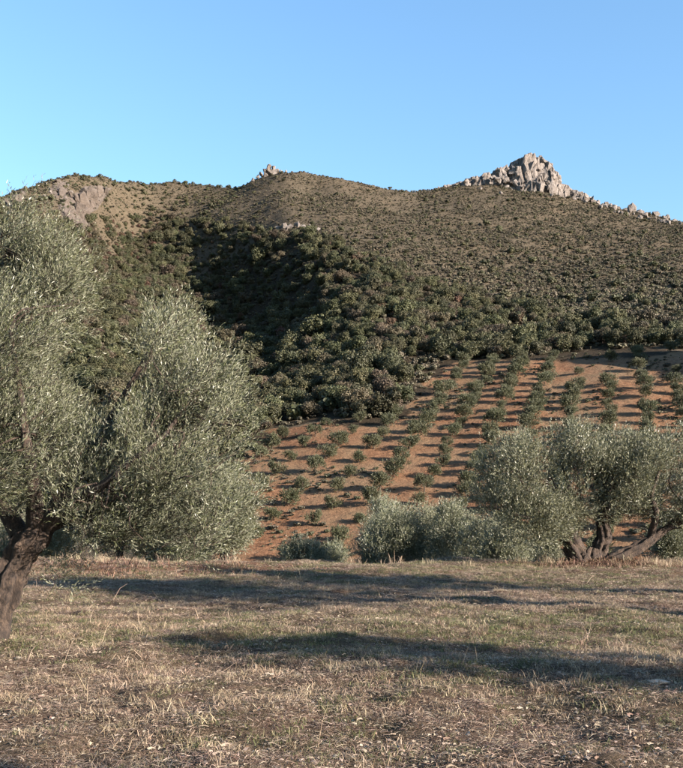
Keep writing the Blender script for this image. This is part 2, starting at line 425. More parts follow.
def lobe_points(lobes, n, rg, shell=0.45, gap=0.0, gscale=1.6, seed=0):
    """points through a union of ellipsoids, denser near the skin, thinned by noise; returns points and outward directions"""
    lobes = np.array(lobes, float); w = lobes[:, 3] * lobes[:, 4] * lobes[:, 5]; w = w ** 0.8; w /= w.sum()
    out, nor = [], []
    got = 0
    while got < n:
        k = rg.choice(len(lobes), n, p=w)
        d = nrm(rg.normal(size=(n, 3))); r = rg.random(n) ** shell
        rough = np.clip(1 + 0.22 * fbm(d * 2.2 + k[:, None] * 3.1, seed + 50, 3), 0.6, 1.12)
        p = lobes[k, :3] + d * (r * rough)[:, None] * lobes[k, 3:6]
        ok = np.ones(n, bool)
        if gap > 0: ok &= (fbm(p * gscale, seed, 3) + 0.25 * rg.normal(size=n)) > (gap - 1.0)
        p, dd = p[ok], nrm(d[ok] / lobes[k[ok], 3:6])
        out.append(p); nor.append(dd); got += len(p)
    return np.concatenate(out)[:n], np.concatenate(nor)[:n]

def shoots(lobes, n, rg, tl=(0.2, 0.45), per=14, leaf=(0.055, 0.011), bias=(0.25, 0, 0.55), shell=0.42, gap=0.65, gscale=1.6, seed=0, spread=0.35):
    """olive crown: n leafy shoots"""
    p, o = lobe_points(lobes, n, rg, shell, gap, gscale, seed)
    d = nrm(o * 0.62 + np.array(bias) + spread * rg.normal(size=(n, 3)))
    ln = rg.uniform(*tl, n)
    t = (np.arange(per) + 0.5) / per
    curve = rg.normal(size=(n, 3)) * 0.12 + np.array([0, 0, 0.05])
    B = p[:, None] + d[:, None] * (ln[:, None, None] * t[None, :, None]) + curve[:, None] * (ln[:, None] * t[None] ** 2)[..., None]
    pr = nrm(np.cross(d, nrm(rg.normal(size=(n, 3)))))
    pr2 = np.cross(d, pr)
    ang = (np.arange(per) * 1.7)[None] + rg.uniform(0, 6.28, (n, 1))
    rad = pr[:, None] * np.cos(ang)[..., None] + pr2[:, None] * np.sin(ang)[..., None]
    ld = nrm(d[:, None] * 0.95 + rad * 0.52 + 0.16 * rg.normal(size=(n, per, 3)))
    size = rg.uniform(0.75, 1.2, (n, per)) * (1.1 - 0.35 * t[None])
    tint = np.clip(0.42 + 0.30 * fbm(p * 0.9, seed + 9, 3)[:, None] + 0.16 * rg.normal(size=(n, 1)) + 0.13 * rg.normal(size=(n, per)), 0, 1)
    V, Fq, a = leaves(B.reshape(-1, 3), ld.reshape(-1, 3), leaf[0] * size.ravel(), leaf[1] * size.ravel(), rg, tint.ravel())
    return V, Fq, a, p, d, ln

def tube(pts, rad, sides=8, knot=0.0, seed=0, sub=4, flute=0.0):
    """tapered limb along a polyline; knot roughens it, flute gives lengthwise ridges"""
    pts = np.array(pts, float); rad = np.array(rad, float)
    n = len(pts); t = np.linspace(0, n - 1, (n - 1) * sub + 1)
    # catmull-rom
    i = np.clip(t.astype(int), 0, n - 2); f = (t - i)[:, None]
    g = lambda q: pts[np.clip(q, 0, n - 1)]
    p0, p1, p2, p3 = g(i - 1), g(i), g(i + 1), g(i + 2)
    C = 0.5 * ((2 * p1) + (-p0 + p2) * f + (2 * p0 - 5 * p1 + 4 * p2 - p3) * f ** 2 + (-p0 + 3 * p1 - 3 * p2 + p3) * f ** 3)
    rr = np.interp(t, np.arange(n), rad)
    T = nrm(np.gradient(C, axis=0))
    ref = np.array([0.31, 0.9, 0.27]); A = nrm(np.cross(T, ref)); B = np.cross(T, A)
    an = np.linspace(0, 2 * np.pi, sides, endpoint=False)
    ring = A[:, None] * np.cos(an)[None, :, None] + B[:, None] * np.sin(an)[None, :, None]
    rs = rr[:, None] * np.ones((1, sides))
    if flute: rs = rs * (1 + flute * np.sin(an[None] * 5 + 2.5 * C[:, 2:3] + seed) * 0.6 + flute * 0.7 * np.sin(an[None] * 9 + 4 * C[:, 2:3] + 1.3 * seed))
    V = C[:, None] + ring * rs[..., None]
    if knot: V = C[:, None] + ring * (rs * (1 + knot * fbm(V * 3.5, seed, 3) + 0.5 * knot * fbm(V * 11, seed + 4, 2)))[..., None]
    m = len(C); V = V.reshape(-1, 3)
    q = np.arange(m - 1)[:, None] * sides + np.arange(sides)[None]; q2 = np.arange(m - 1)[:, None] * sides + (np.arange(sides)[None] + 1) % sides
    Fq = np.stack([q, q2, q2 + sides, q + sides], -1).reshape(-1, 4)
    tip = len(V); V = np.concatenate([V, C[-1:], C[:1]])
    e = (m - 1) * sides + np.arange(sides); e2 = (m - 1) * sides + (np.arange(sides) + 1) % sides
    cap = np.stack([e, e2, np.full(sides, tip), np.full(sides, tip)], -1)[:, [0, 1, 2, 2]]
    return V, Fq
def join(parts):
    Vs, Fs, o = [], [], 0
    for V, Fq in parts:
        Vs.append(V); Fs.append(Fq + o); o += len(V)
    return np.concatenate(Vs), np.concatenate(Fs)

def branchlets(start, ends, rg, r0, r1=0.006, sag=0.12, sides=5):
    """bent limbs from points on a limb to places in the crown"""
    out = []
    for q, e in enumerate(ends):
        s = np.array(start[q]); e = np.array(e)
        L = np.linalg.norm(e - s)
        m1 = s + (e - s) * 0.35 + rg.normal(size=3) * L * sag; m2 = s + (e - s) * 0.7 + rg.normal(size=3) * L * sag
        out.append(tube([s, m1, m2, e], [r0[q], r0[q] * 0.7, r0[q] * 0.45, r1], sides, sub=3))
    return out

# ------------------------------------------------------------------ the big olive on the left
def left_olive():
    rg = np.random.default_rng(11); D = 11.85
    base = P(0, 645, D); base[2] = float(Z(base[0], base[1])) - 0.05
    t = empty('olive_tree', base)
    tag(t, 'large silvery olive tree with leaning trunk at the left edge of the field', 'tree', 'old olive trees along the field')
    rel = lambda px, py, dy=0.0: P(px, py, D + dy) - base
    trunk = [rel(-14, 654), rel(-6, 624), rel(6, 592), rel(17, 564), rel(30, 541), rel(42, 523)]
    trunk[0][2] = -0.08
    V1 = tube(trunk, [0.27, 0.195, 0.17, 0.165, 0.165, 0.12], 56, 0.30, 3, 16, 0.17)
    V2 = tube([rel(-22, 642, 0.15), rel(-32, 600, 0.2), rel(-38, 560, 0.25), rel(-46, 520, 0.3)], [0.20, 0.15, 0.12, 0.09], 40, 0.32, 8, 14, 0.18)
    V3 = tube([rel(-14, 653, -0.3), rel(-6, 640, -0.12), rel(4, 615, -0.02)], [0.10, 0.14, 0.10], 12, 0.3, 5, 6)
    V4 = tube([rel(12, 655, -0.1), rel(0, 638, -0.02), rel(-4, 618, 0.0)], [0.06, 0.10, 0.10], 12, 0.3, 6, 6)
    V, Fq = join([V1, V2, V3, V4])
    obj('trunk', mesh_np('trunk', V, Fq, M['bark'], True), t)
    limbs = {
        'r': ([rel(42, 526), rel(72, 503, -0.3), rel(104, 484, -0.6), rel(130, 462, -0.75), rel(160, 440, -0.5), rel(190, 400, -0.1)], [0.12, 0.075, 0.050, 0.038, 0.028, 0.015]),
        'u': ([rel(38, 532, 0.05), rel(34, 495, -0.3), rel(28, 455, -0.55), rel(22, 405, -0.6), rel(10, 330, -0.5)], [0.15, 0.10, 0.06, 0.04, 0.02]),
        'd': ([rel(46, 524), rel(95, 515, 0.35), rel(150, 515, 0.5), rel(205, 500, 0.5)], [0.12, 0.075, 0.05, 0.02]),
        'l': ([rel(-28, 525, 0.3), rel(-60, 480, 0.3), rel(-90, 420, 0.4), rel(-110, 350, 0.3)], [0.13, 0.09, 0.05, 0.02]),
        'b': ([rel(44, 524, 0.1), rel(80, 470, 0.6), rel(110, 420, 0.8), rel(150, 350, 0.6)], [0.11, 0.07, 0.05, 0.02]),
        'c': ([rel(20, 535, 0.1), rel(-10, 470, 0.5), rel(-10, 390, 0.7), rel(0, 290, 0.5)], [0.12, 0.08, 0.05, 0.02])}
    for k, (pts, rad) in limbs.items():
        V, Fq = tube(pts, rad, 10, 0.16, 7 + len(k), 5)
        obj('limb', mesh_np('limb', V, Fq, M['bark'], True), t)
    lob = lambda px, py, dy, rx, ry, rz: (*(P(px, py, D + dy) - base), rx, ry, rz)
    lobes = [lob(-34, 344, 0.3, 0.96, 0.85, 1.0), lob(8, 356, -0.2, 0.56, 0.8, 0.82), lob(-120, 350, 0, 1.3, 1.3, 1.3), lob(182, 456, -0.1, 0.66, 0.95, 0.78), lob(160, 352, -0.2, 0.22, 0.3, 0.42),
             lob(186, 402, 0.1, 0.40, 0.6, 0.52), lob(112, 488, 0.0, 0.92, 1.2, 0.60), lob(2, 450, -0.2, 0.95, 1.2, 0.76), lob(206, 496, 0.1, 0.50, 0.7, 0.50), lob(-110, 450, 0, 1.2, 1.2, 0.9),
             lob(60, 442, 0.5, 0.8, 0.8, 0.34), lob(160, 518, 0.2, 0.72, 0.9, 0.40), lob(108, 520, -0.2, 0.5, 0.6, 0.36)]
    for px, py, r in ((20, 232, .34), (45, 258, .36), (66, 290, .34), (62, 322, .28), (10, 262, .4), (56, 250, .22), (74, 296, .2), (156, 356, .20), (158, 392, .20), (176, 330, .18), (194, 356, .22), (210, 382, .25), (222, 412, .24), (230, 440, .24),
                      (236, 470, .22), (228, 500, .26), (218, 526, .26), (190, 540, .28), (150, 548, .22), (84, 540, .22), (178, 378, .34), (148, 440, .36), (160, 322, .15), (140, 340, .15)):
        lobes.append(lob(px - (8 if px < 90 else 0), py, rg.uniform(0.1, 0.6) if py < 300 else rg.uniform(-0.6, 0.5), r, r, r * rg.uniform(0.9, 1.3)))
    V, Fq, a, p, d, ln = shoots(lobes, 10500, rg, (0.20, 0.46), 16, (0.060, 0.0080), (0.50, -0.05, 0.66), 0.36, 1.12, 1.5, 4, 0.20)
    # long leading shoots that break the outline
    V2, F2, a2, p2, d2, ln2 = shoots(lobes, 1700, rg, (0.30, 0.52), 20, (0.058, 0.0082), (0.52, 0, 0.85), 0.14, 1.05, 1.5, 4, 0.16)
    V3, F3, a3, *_ = shoots(lobes, 3200, rg, (0.2, 0.4), 12, (0.062, 0.013), (0.3, 0, 0.4), 0.85, 0.85, 1.5, 4, 0.4)   # inner fill leaves, tinted darker below to paint in the crown's inner shade
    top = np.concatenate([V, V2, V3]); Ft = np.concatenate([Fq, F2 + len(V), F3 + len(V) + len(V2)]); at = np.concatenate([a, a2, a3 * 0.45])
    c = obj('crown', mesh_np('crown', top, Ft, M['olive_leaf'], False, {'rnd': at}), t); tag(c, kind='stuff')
    # twigs that carry the shoots
    allp = np.concatenate([p, p2]); alld = np.concatenate([d, d2]); alln = np.concatenate([ln, ln2])
    sel = rg.choice(len(allp), 2600, replace=False)
    s = allp[sel] - alld[sel] * 0.25; e = allp[sel] + alld[sel] * (alln[sel] * 0.9)[:, None]
    w = nrm(np.cross(alld[sel], rg.normal(size=(len(sel), 3)))) * 0.0042
    w2 = np.cross(alld[sel], w)
    Vt = np.stack([s - w, s + w, e + w * 0.4, e - w * 0.4, s - w2, s + w2, e + w2 * 0.4, e - w2 * 0.4], 1).reshape(-1, 3)
    Ftw = np.arange(len(Vt)).reshape(-1, 4)
    lp = np.concatenate([np.array([np.interp(np.linspace(0.35, 1, 14), np.linspace(0, 1, len(pts)), np.array(pts)[:, q]) for q in range(3)]).T for pts, _ in limbs.values()])
    tgt = allp[rg.choice(len(allp), 150, replace=False)]
    st = [lp[np.argmin(np.linalg.norm(lp - q, axis=1) + 0.3 * rg.random(len(lp)))] for q in tgt]
    Vb, Fb = join(branchlets(st, tgt, rg, np.full(150, 0.017)))
    o = obj('branches', mesh_np('branches', np.concatenate([Vb, Vt]), np.concatenate([Fb, Ftw + len(Vb)]), M['bark'], True), t); tag(o, kind='stuff')
    # suckers at the foot
    lob2 = [(*(P(62, 578, D + 0.3) - base), 0.28, 0.3, 0.22), (*(P(75, 545, D + 0.3) - base), 0.3, 0.3, 0.25)]
    V, Fq, a, *_ = shoots(lob2, 150, rg, (0.2, 0.45), 12, (0.055, 0.011), (0.2, 0, 0.5), 0.5, 0, 1.3, 4, 0.5)
    o = obj('suckers', mesh_np('suckers', V, Fq, M['olive_leaf'], False, {'rnd': a}), t); tag(o, kind='stuff')
left_olive()

# ------------------------------------------------------------------ the old many-stemmed olive on the right
def right_olive():
    rg = np.random.default_rng(23); D = 26.8
    base = P(592, 566, D); base[2] = float(Z(base[0], base[1])) - 0.05
    t = empty('olive_tree', base)
    tag(t, 'old olive with three gnarled trunks on a reddish mound at the right', 'tree', 'old olive trees along the field')
    rel = lambda px, py, dy=0.0: P(px, py, D + dy) - base
    stems = [
        ([rel(584, 569), rel(579, 556), rel(571, 541), rel(565, 527), rel(552, 508)], [0.34, 0.27, 0.21, 0.18, 0.10]),
        ([rel(596, 569, 0.1), rel(599, 553, 0.1), rel(604, 536, 0.1), rel(603, 518, 0.1), rel(612, 495, 0.1)], [0.34, 0.24, 0.17, 0.15, 0.08]),
        ([rel(606, 570, -0.1), rel(613, 561, -0.1), rel(630, 552, -0.1), rel(647, 543, -0.1), rel(668, 528, 0), rel(692, 515, 0.2)], [0.20, 0.17, 0.15, 0.13, 0.10, 0.06])]
    for q, (pts, rad) in enumerate(stems):
        V, Fq = tube(pts, rad, 32, 0.26, 12 + q, 12, 0.20)
        obj('trunk', mesh_np('trunk', V, Fq, M['bark'], True), t)
    V, Fq = join([tube([rel(582, 571), rel(590, 561), rel(594, 548)], [0.36, 0.32, 0.15], 30, 0.35, 3, 10, 0.25), tube([rel(626, 572, -0.2), rel(623, 562, -0.15), rel(618, 556, -0.1)], [0.10, 0.11, 0.12], 10, 0.3, 4, 4)])
    obj('stump', mesh_np('stump', V, Fq, M['bark'], True), t)
    for pts, rad in (([rel(565, 528), rel(545, 505, -0.5), rel(520, 480, -0.6)], [0.15, 0.09, 0.03]), ([rel(567, 530), rel(572, 500, 0.4), rel(560, 460, 0.4)], [0.15, 0.08, 0.03]),
                     ([rel(603, 520), rel(610, 490, -0.3), rel(620, 455, -0.3)], [0.12, 0.07, 0.03]), ([rel(650, 541), rel(656, 515, -0.4), rel(652, 495, -0.5), rel(660, 470, -0.5)], [0.11, 0.08, 0.05, 0.03]),
                     ([rel(668, 528), rel(690, 500, 0.3), rel(700, 470, 0.3)], [0.10, 0.06, 0.03])):
        V, Fq = tube(pts, rad, 8, 0.2, 4, 4)
        obj('limb', mesh_np('limb', V, Fq, M['bark'], True), t)
    lob = lambda px, py, dy, rx, ry, rz: (*(P(px, py, D + dy) - base), rx, ry, rz)
    lobes = [lob(522, 486, 0, 1.15, 1.4, 1.25), lob(570, 476, 0.2, 1.1, 1.5, 1.1), lob(497, 512, -0.2, 0.62, 1, 0.8), lob(534, 520, -0.5, 0.9, 1.0, 0.75), lob(640, 478, 0, 1.15, 1.4, 1.0),
             lob(692, 486, 0.2, 1.25, 1.4, 1.1), lob(590, 500, -0.6, 1.0, 0.8, 0.55), lob(550, 450, 0, 0.6, 0.7, 0.45), lob(515, 455, 0, 0.5, 0.6, 0.5), lob(655, 452, 0, 0.55, 0.7, 0.5), lob(665, 500, -0.3, 0.7, 0.8, 0.55),
             lob(622, 447, 0.2, 0.4, 0.6, 0.35), lob(604, 468, 0.2, 0.75, 1.1, 0.7), lob(512, 530, -0.3, 0.85, 0.9, 0.62), lob(548, 532, 0.3, 0.8, 0.9, 0.5), lob(482, 500, 0, 0.36, 0.5, 0.5), lob(600, 492, 0.3, 0.9, 0.9, 0.5), lob(488, 470, 0, 0.3, 0.4, 0.35), lob(676, 440, 0, 0.4, 0.5, 0.35), lob(575, 436, 0, 0.35, 0.5, 0.3), lob(535, 437, 0, 0.3, 0.4, 0.28), lob(585, 508, 0.2, 0.8, 0.8, 0.42), lob(556, 512, 0, 0.7, 0.8, 0.45), lob(648, 505, 0.3, 0.8, 0.8, 0.42), lob(690, 506, 0, 0.8, 0.8, 0.45)]
    V, Fq, a, p, d, ln = shoots(lobes, 15000, rg, (0.22, 0.45), 12, (0.082, 0.018), (0.26, -0.05, 0.55), 0.36, 0.88, 1.0, 14, 0.36)
    V2, F2, a2, *_ = shoots(lobes, 420, rg, (0.45, 0.8), 16, (0.08, 0.018), (0.25, 0, 0.8), 0.12, 0.5, 1.3, 16, 0.3)
    c = obj('crown', mesh_np('crown', np.concatenate([V, V2]), np.concatenate([Fq, F2 + len(V)]), M['olive_leaf'], False, {'rnd': np.concatenate([a, a2])}), t); tag(c, kind='stuff')
    st = np.concatenate([np.array(s[0])[2:] for s in stems]); tgt = p[rg.choice(len(p), 90, replace=False)]
    stt = [st[np.argmin(np.linalg.norm(st - q, axis=1) + 0.8 * rg.random(len(st)))] for q in tgt]
    Vb, Fb = join(branchlets(stt, tgt, rg, np.full(90, 0.035), 0.01))
    o = obj('branches', mesh_np('branches', Vb, Fb, M['bark'], True), t); tag(o, kind='stuff')
right_olive()

# ------------------------------------------------------------------ olive bushes on the bank behind the field edge
def olive_bush(px, py_base, py_top, wpx, D, label, seed, n=1500, name='olive_bush', cat='bush', tint=None, group='olive bushes on the bank behind the field'):
    rg = np.random.default_rng(seed)
    x = (px - HX) / F * D; g = float(Z(x, D))
    top = EYE + (HY - py_top) / F * D
    rx = wpx / F * D / 2; h = top - g
    t = empty(name, (x, D, g)); tag(t, label, cat, group)
    lobes = []
    low = max(0.0, EYE + (HY - py_base) / F * D - g - 1.0)
    for q in range(7):
        a = rg.uniform(0, 6.28); r = rg.uniform(0.1, 0.55)
        hh = rg.uniform(0.45, 1.0); cz = low + (h - low) * hh * 0.62
        lobes.append((rx * r * math.cos(a), rx * 0.9 * r * math.sin(a), cz, rx * rg.uniform(0.40, 0.58), rx * rg.uniform(0.4, 0.6), max(0.35, (h - low) * hh * 0.40)))
    lobes.append((0, 0, low + (h - low) * 0.55, rx * 0.62, rx * 0.6, (h - low) * 0.42))
    for q in range(9):
        a = rg.uniform(0, 6.28); e = rg.uniform(0.3, 1.35); r = rx * rg.uniform(0.16, 0.28)
        lobes.append((rx * 0.78 * math.cos(a) * math.cos(e), rx * 0.78 * math.sin(a) * math.cos(e), low + (h - low) * (0.35 + 0.55 * math.sin(e)), r, r, r * 1.2))
    V, Fq, a, p, d, ln = shoots(lobes, int(n * 1.5), rg, (0.25, 0.5), 12, (0.092, 0.021), (0.24, 0, 0.6), 0.38, 0.85, 1.0, seed, 0.38)
    c = obj('crown', mesh_np('crown', V, Fq, M[tint or 'olive_leaf'], False, {'rnd': a}), t); tag(c, kind='stuff')
    parts = []
    for q in range(4):
        e = p[rg.integers(len(p))] * np.array([0.7, 0.7, 0.9])
        parts.append(tube([(rg.normal() * 0.1, rg.normal() * 0.1, -0.25), e * np.array([0.3, 0.3, 0.4]), e], [0.09, 0.06, 0.015], 7, 0.2, q, 4))
    V, Fq = join(parts)
    obj('trunk', mesh_np('trunk', V, Fq, M['bark'], True), t)
for args in (
    (396, 568, 500, 74, 38.0, 'dark olive bush left of centre on the bank behind the field', 31, 2900),
    (452, 568, 504, 72, 37.0, 'pale olive bush left of the old trunks behind the field', 32, 2900),
    (388, 540, 496, 50, 46.0, 'round olive bush peeping out behind the dark bush at centre', 33, 1000),
    (300, 575, 541, 58, 40.0, 'low spreading olive bush at the foot of the red slope', 34, 2000),
    (332, 575, 545, 36, 43.0, 'small low olive bush between the spreading one and centre', 35, 800),
    (505, 570, 526, 60, 33.0, 'low yellow green bush under the left side of the old olive', 36, 1600),
    (540, 566, 540, 36, 36.0, 'small grass green bush beside the gnarled trunks', 37, 700),
    (672, 590, 524, 50, 31.0, 'green bush at the right edge under the leaning trunk', 38, 1300),
    (226, 558, 462, 84, 29.0, 'dense green olive behind the right side of the large left tree', 39, 3200),
    (120, 560, 500, 90, 31.0, 'olive bush glimpsed behind the crown of the large left tree', 40, 1400),
    (425, 568, 506, 62, 39.5, 'middle one of the merged olive bushes left of the old tree', 42, 2200),
    (482, 570, 518, 56, 35.0, 'olive bush touching the left side of the old tree crown', 43, 1800),
    (372, 566, 520, 46, 41.0, 'leftmost part of the merged olive bushes at centre', 44, 1300),
    (52, 572, 508, 76, 33.0, 'olive bush behind the trunk of the large left tree', 45, 1500),
    (-10, 572, 500, 80, 34.0, 'olive at the far left edge behind the leaning trunk', 46, 1500),
    (170, 572, 520, 80, 32.0, 'low olive under the hanging right side of the left crown', 47, 1500),
    (745, 580, 470, 80, 34.0, 'olive just beyond the right edge behind the old tree', 41, 1400)):
    olive_bush(*args)

# ------------------------------------------------------------------ full-grown olives of the same row, outside the frame on the right (their shade falls on the field)
def row_olives():
    rg = np.random.default_rng(5)
    lobes = []
    for q in range(9):
        a = q * 0.75 + rg.uniform(-.3, .3); r = 1.15 if q < 6 else 0.3
        lobes.append((r * math.cos(a), r * math.sin(a), 2.6 + 0.5 * rg.random() + (0.8 if q >= 6 else 0), rg.uniform(0.75, 1.05), rg.uniform(0.75, 1.05), rg.uniform(0.6, 0.85)))
    V, Fq, a, p, *_ = shoots(lobes, 2500, rg, (0.25, 0.5), 9, (0.12, 0.032), (0.1, 0, 0.5), 0.42, 1.12, 1.0, 3, 0.45)
    crown = mesh_np('crown', V, Fq, M['olive_leaf'], False, {'rnd': a})
    trunk = mesh_np('trunk', *tube([(0, 0, -0.15), (0.08, 0, 0.5), (-0.05, 0.1, 1.2), (0.1, 0, 1.9)], [0.36, 0.25, 0.22, 0.14], 14, 0.25, 2, 5, 0.15), M['bark'], True)
    Vb, Fb = join(branchlets([(0, 0, 1.3 + 0.3 * rg.random()) for _ in range(16)], p[rg.choice(len(p), 16)], rg, np.full(16, 0.07), 0.012))
    limb = mesh_np('limbs', Vb, Fb, M['bark'], True)
    spots = [(8.2, 12.6, 1.3, 0.3, 'olive tree beyond the right edge shading the far strip of field'),
             (9.6, 16.3, 1.1, 1.7, 'olive tree beyond the right edge before the old many stemmed one'),
             (6.9, 6.3, 0.48, 3.0, 'small olive beyond the right edge casting the nearer streak of shade'),
             (5.6, 0.15, 1.0, 4.0, 'olive tree behind the camera shading the lower left corner of field')]
    for x, y, s, rz, lb in spots:
        t = empty('olive_tree', (x, y, float(Z(x, y))), rz); t.scale = (s, s, s)
        tag(t, lb, 'tree', 'old olive trees along the field')
        obj('trunk', trunk, t); tag(obj('limbs', limb, t), kind='stuff'); tag(obj('crown', crown, t), kind='stuff')
    # a lanky one with two stems and a thin crown
    x, y = 9.1, 5.0
    t = empty('olive_tree', (x, y, float(Z(x, y)))); tag(t, 'lanky two stemmed olive beyond the right edge with a thin crown', 'tree', 'old olive trees along the field')
    for pts in ([(0, 0, -0.1), (0.0, -0.15, 1.0), (-0.1, -0.25, 2.0), (0, -0.2, 3.2)], [(0, 0.1, -0.1), (0.25, 0.6, 0.9), (0.5, 1.0, 1.9), (0.5, 1.1, 3.0)]):
        obj('trunk', mesh_np('trunk', *tube(pts, [0.22, 0.16, 0.13, 0.06], 10, 0.25, 3, 5), M['bark'], True), t)
    lb2 = [(-0.1, -0.2, 3.3, 0.8, 0.7, 0.55), (0.5, 1.0, 3.2, 0.6, 0.6, 0.5), (0.1, 0.3, 3.7, 0.7, 0.6, 0.5), (0.1, -0.3, 2.5, 0.35, 0.3, 0.3), (0.5, 0.9, 2.2, 0.3, 0.25, 0.35)]
    V, Fq, a, p, *_ = shoots(lb2, 1100, rg, (0.25, 0.5), 9, (0.13, 0.034), (0.1, 0, 0.5), 0.42, 0.72, 1.2, 9, 0.45)
    tag(obj('crown', mesh_np('crown', V, Fq, M['olive_leaf'], False, {'rnd': a}), t), kind='stuff')
row_olives()

# ------------------------------------------------------------------ hillside: shared crown shapes
def clump_crown(rg, rx, h, n, leaf, nl=7, low=0.15, seed=0, mat='oak_leaf', droop=0.0, name='crown'):
    lobes = [(0, 0, h * 0.52, rx * 0.72, rx * 0.72, h * 0.40)]
    for q in range(nl):
        a = rg.uniform(0, 6.28); r = rg.uniform(0.35, 0.7)
        z = rg.uniform(0.35, 0.78)
        lobes.append((rx * r * math.cos(a), rx * r * math.sin(a), h * z, rx * rg.uniform(0.28, 0.45), rx * rg.uniform(0.28, 0.45), h * rg.uniform(0.17, 0.26)))
    p, o = lobe_points(lobes, n, rg, 0.16, 0.55, 1.4 / rx * 2, seed)
    nn = nrm(o + 0.55 * rg.normal(size=(n, 3)) + np.array([0, 0, 0.15]))
    d = nrm(np.cross(nn, rg.normal(size=(n, 3))))
    sd = np.cross(nn, d)
    tint = np.clip(0.45 + 0.3 * fbm(p * (1.8 / rx), seed + 3, 3) + 0.18 * rg.normal(size=n), 0, 1)
    L = (leaf * rg.uniform(0.6, 1.3, n))[:, None]
    V = np.stack([p - d * L * 0.5, p + sd * L * 0.38, p + d * L * 0.5 + nn * L * 0.12, p - sd * L * 0.38], 1).reshape(-1, 3)
    Fq = np.arange(4 * n).reshape(n, 4); a = np.repeat(tint, 4)
    V[:, 2] = np.maximum(V[:, 2], 0.02)
    return mesh_np(name, V, Fq, M[mat], False, {'rnd': a})
def pole(h, r, seed):
    return mesh_np('trunk', *tube([(0, 0, -0.5), (0.05 * seed % .2, 0.05, h * 0.4), (0.0, -0.1, h)], [r, r * 0.7, r * 0.3], 6, 0.2, seed, 3), M['bark'], True)
rg = np.random.default_rng(77)
def wispy_crown(rg, rx, h, seed):
    lobes = [(0, 0, h * 0.50, rx * 0.62, rx * 0.62, h * 0.34)]
    for q in range(8):
        a = rg.uniform(0, 6.28); r = rg.uniform(0.35, 0.75)
        lobes.append((rx * r * math.cos(a), rx * r * math.sin(a), h * rg.uniform(0.30, 0.74), rx * rg.uniform(0.20, 0.40), rx * rg.uniform(0.20, 0.40), h * rg.uniform(0.10, 0.24)))
    V, Fq, a, *_ = shoots(lobes, 480, rg, (0.35, 0.7), 8, (0.25, 0.10), (0.1, 0, 0.6), 0.35, 0.85, 0.9, seed, 0.45)
    V[:, 2] = np.maximum(V[:, 2], 0.02)
    return mesh_np('crown', V, Fq, M['orchard_leaf'], False, {'rnd': a})
OLV = [wispy_crown(rg, rg.uniform(1.75, 2.2), rg.uniform(2.8, 3.4), 100 + q) for q in range(8)]
OLT = [pole(1.8, 0.13, q) for q in range(2)]
OAK = [clump_crown(rg, 2.9, 5.2, 2400, 0.37, 11, 0.1, 20 + q, 'oak_leaf') for q in range(6)] + [clump_crown(rg, 2.7, 4.6, 2200, 0.36, 11, 0.1, 30 + q, 'oak_leaf_brown') for q in range(3)] + [clump_crown(rg, 2.0, 3.0, 1400, 0.30, 8, 0.1, 40, 'rust_leaf')]
OAKT = [pole(2.6, 0.22, q) for q in range(2)]

# ------------------------------------------------------------------ orchard
def orchard():
    rg = np.random.default_rng(19)
    d0 = float(plane_depth(608, 400)); x0 = (608 - HX) / F * d0
    t0 = x0 * CA - d0 * SA
    rows = {}
    for k in range(-16, 9):
        tt = t0 + 7.0 * k
        s = 100.0
        while s < 262:
            x, y = s * SA + tt * CA, s * CA - tt * SA
            px = HX + F * x / y
            py = HY - F * (float(Z(x, y)) - EYE) / y
            step = 5.5 if px > 400 + 0.5 * max(0, py - 440) else 7.4
            jx, jy = rg.normal(0, 0.35, 2)
            if inpoly(np.array([px]), np.array([py]), ORCH)[0] and px < 800:
                if not (px > 570 and py < 386 and rg.random() < 0.55) and not (px < 300 and rg.random() < 0.12):
                    rows.setdefault(k, []).append((s, x + jx, y + jy, px, py))
            s += step * rg.uniform(0.92, 1.08)
    keys = [k for k in sorted(rows)]
    for r, k in enumerate(keys):
        lst = sorted(rows[k], key=lambda q: -q[0])
        for j, (s, x, y, px, py) in enumerate(lst):
            z = float(Z(x, y))
            t = empty('olive_tree', (x, y, z), rg.uniform(0, 6.28))
            sc_ = rg.uniform(0.70, 1.2) * (0.95 if px < 420 else 1.0)
            if px < 330: sc_ *= rg.uniform(0.75, 1.1)
            t.scale = (sc_ * rg.uniform(0.9, 1.1), sc_ * rg.uniform(0.9, 1.1), sc_ * rg.uniform(0.85, 1.08))
            obj('crown', OLV[rg.integers(8)], t); obj('trunk', OLT[rg.integers(2)], t)
            side = f'{ordinal(len(keys) - r)} orchard row from the right'
            tag(t, f'small orchard olive, {ordinal(j + 1)} tree from the top in the {side}', 'tree', 'olives planted in rows on the red slope')
orchard()

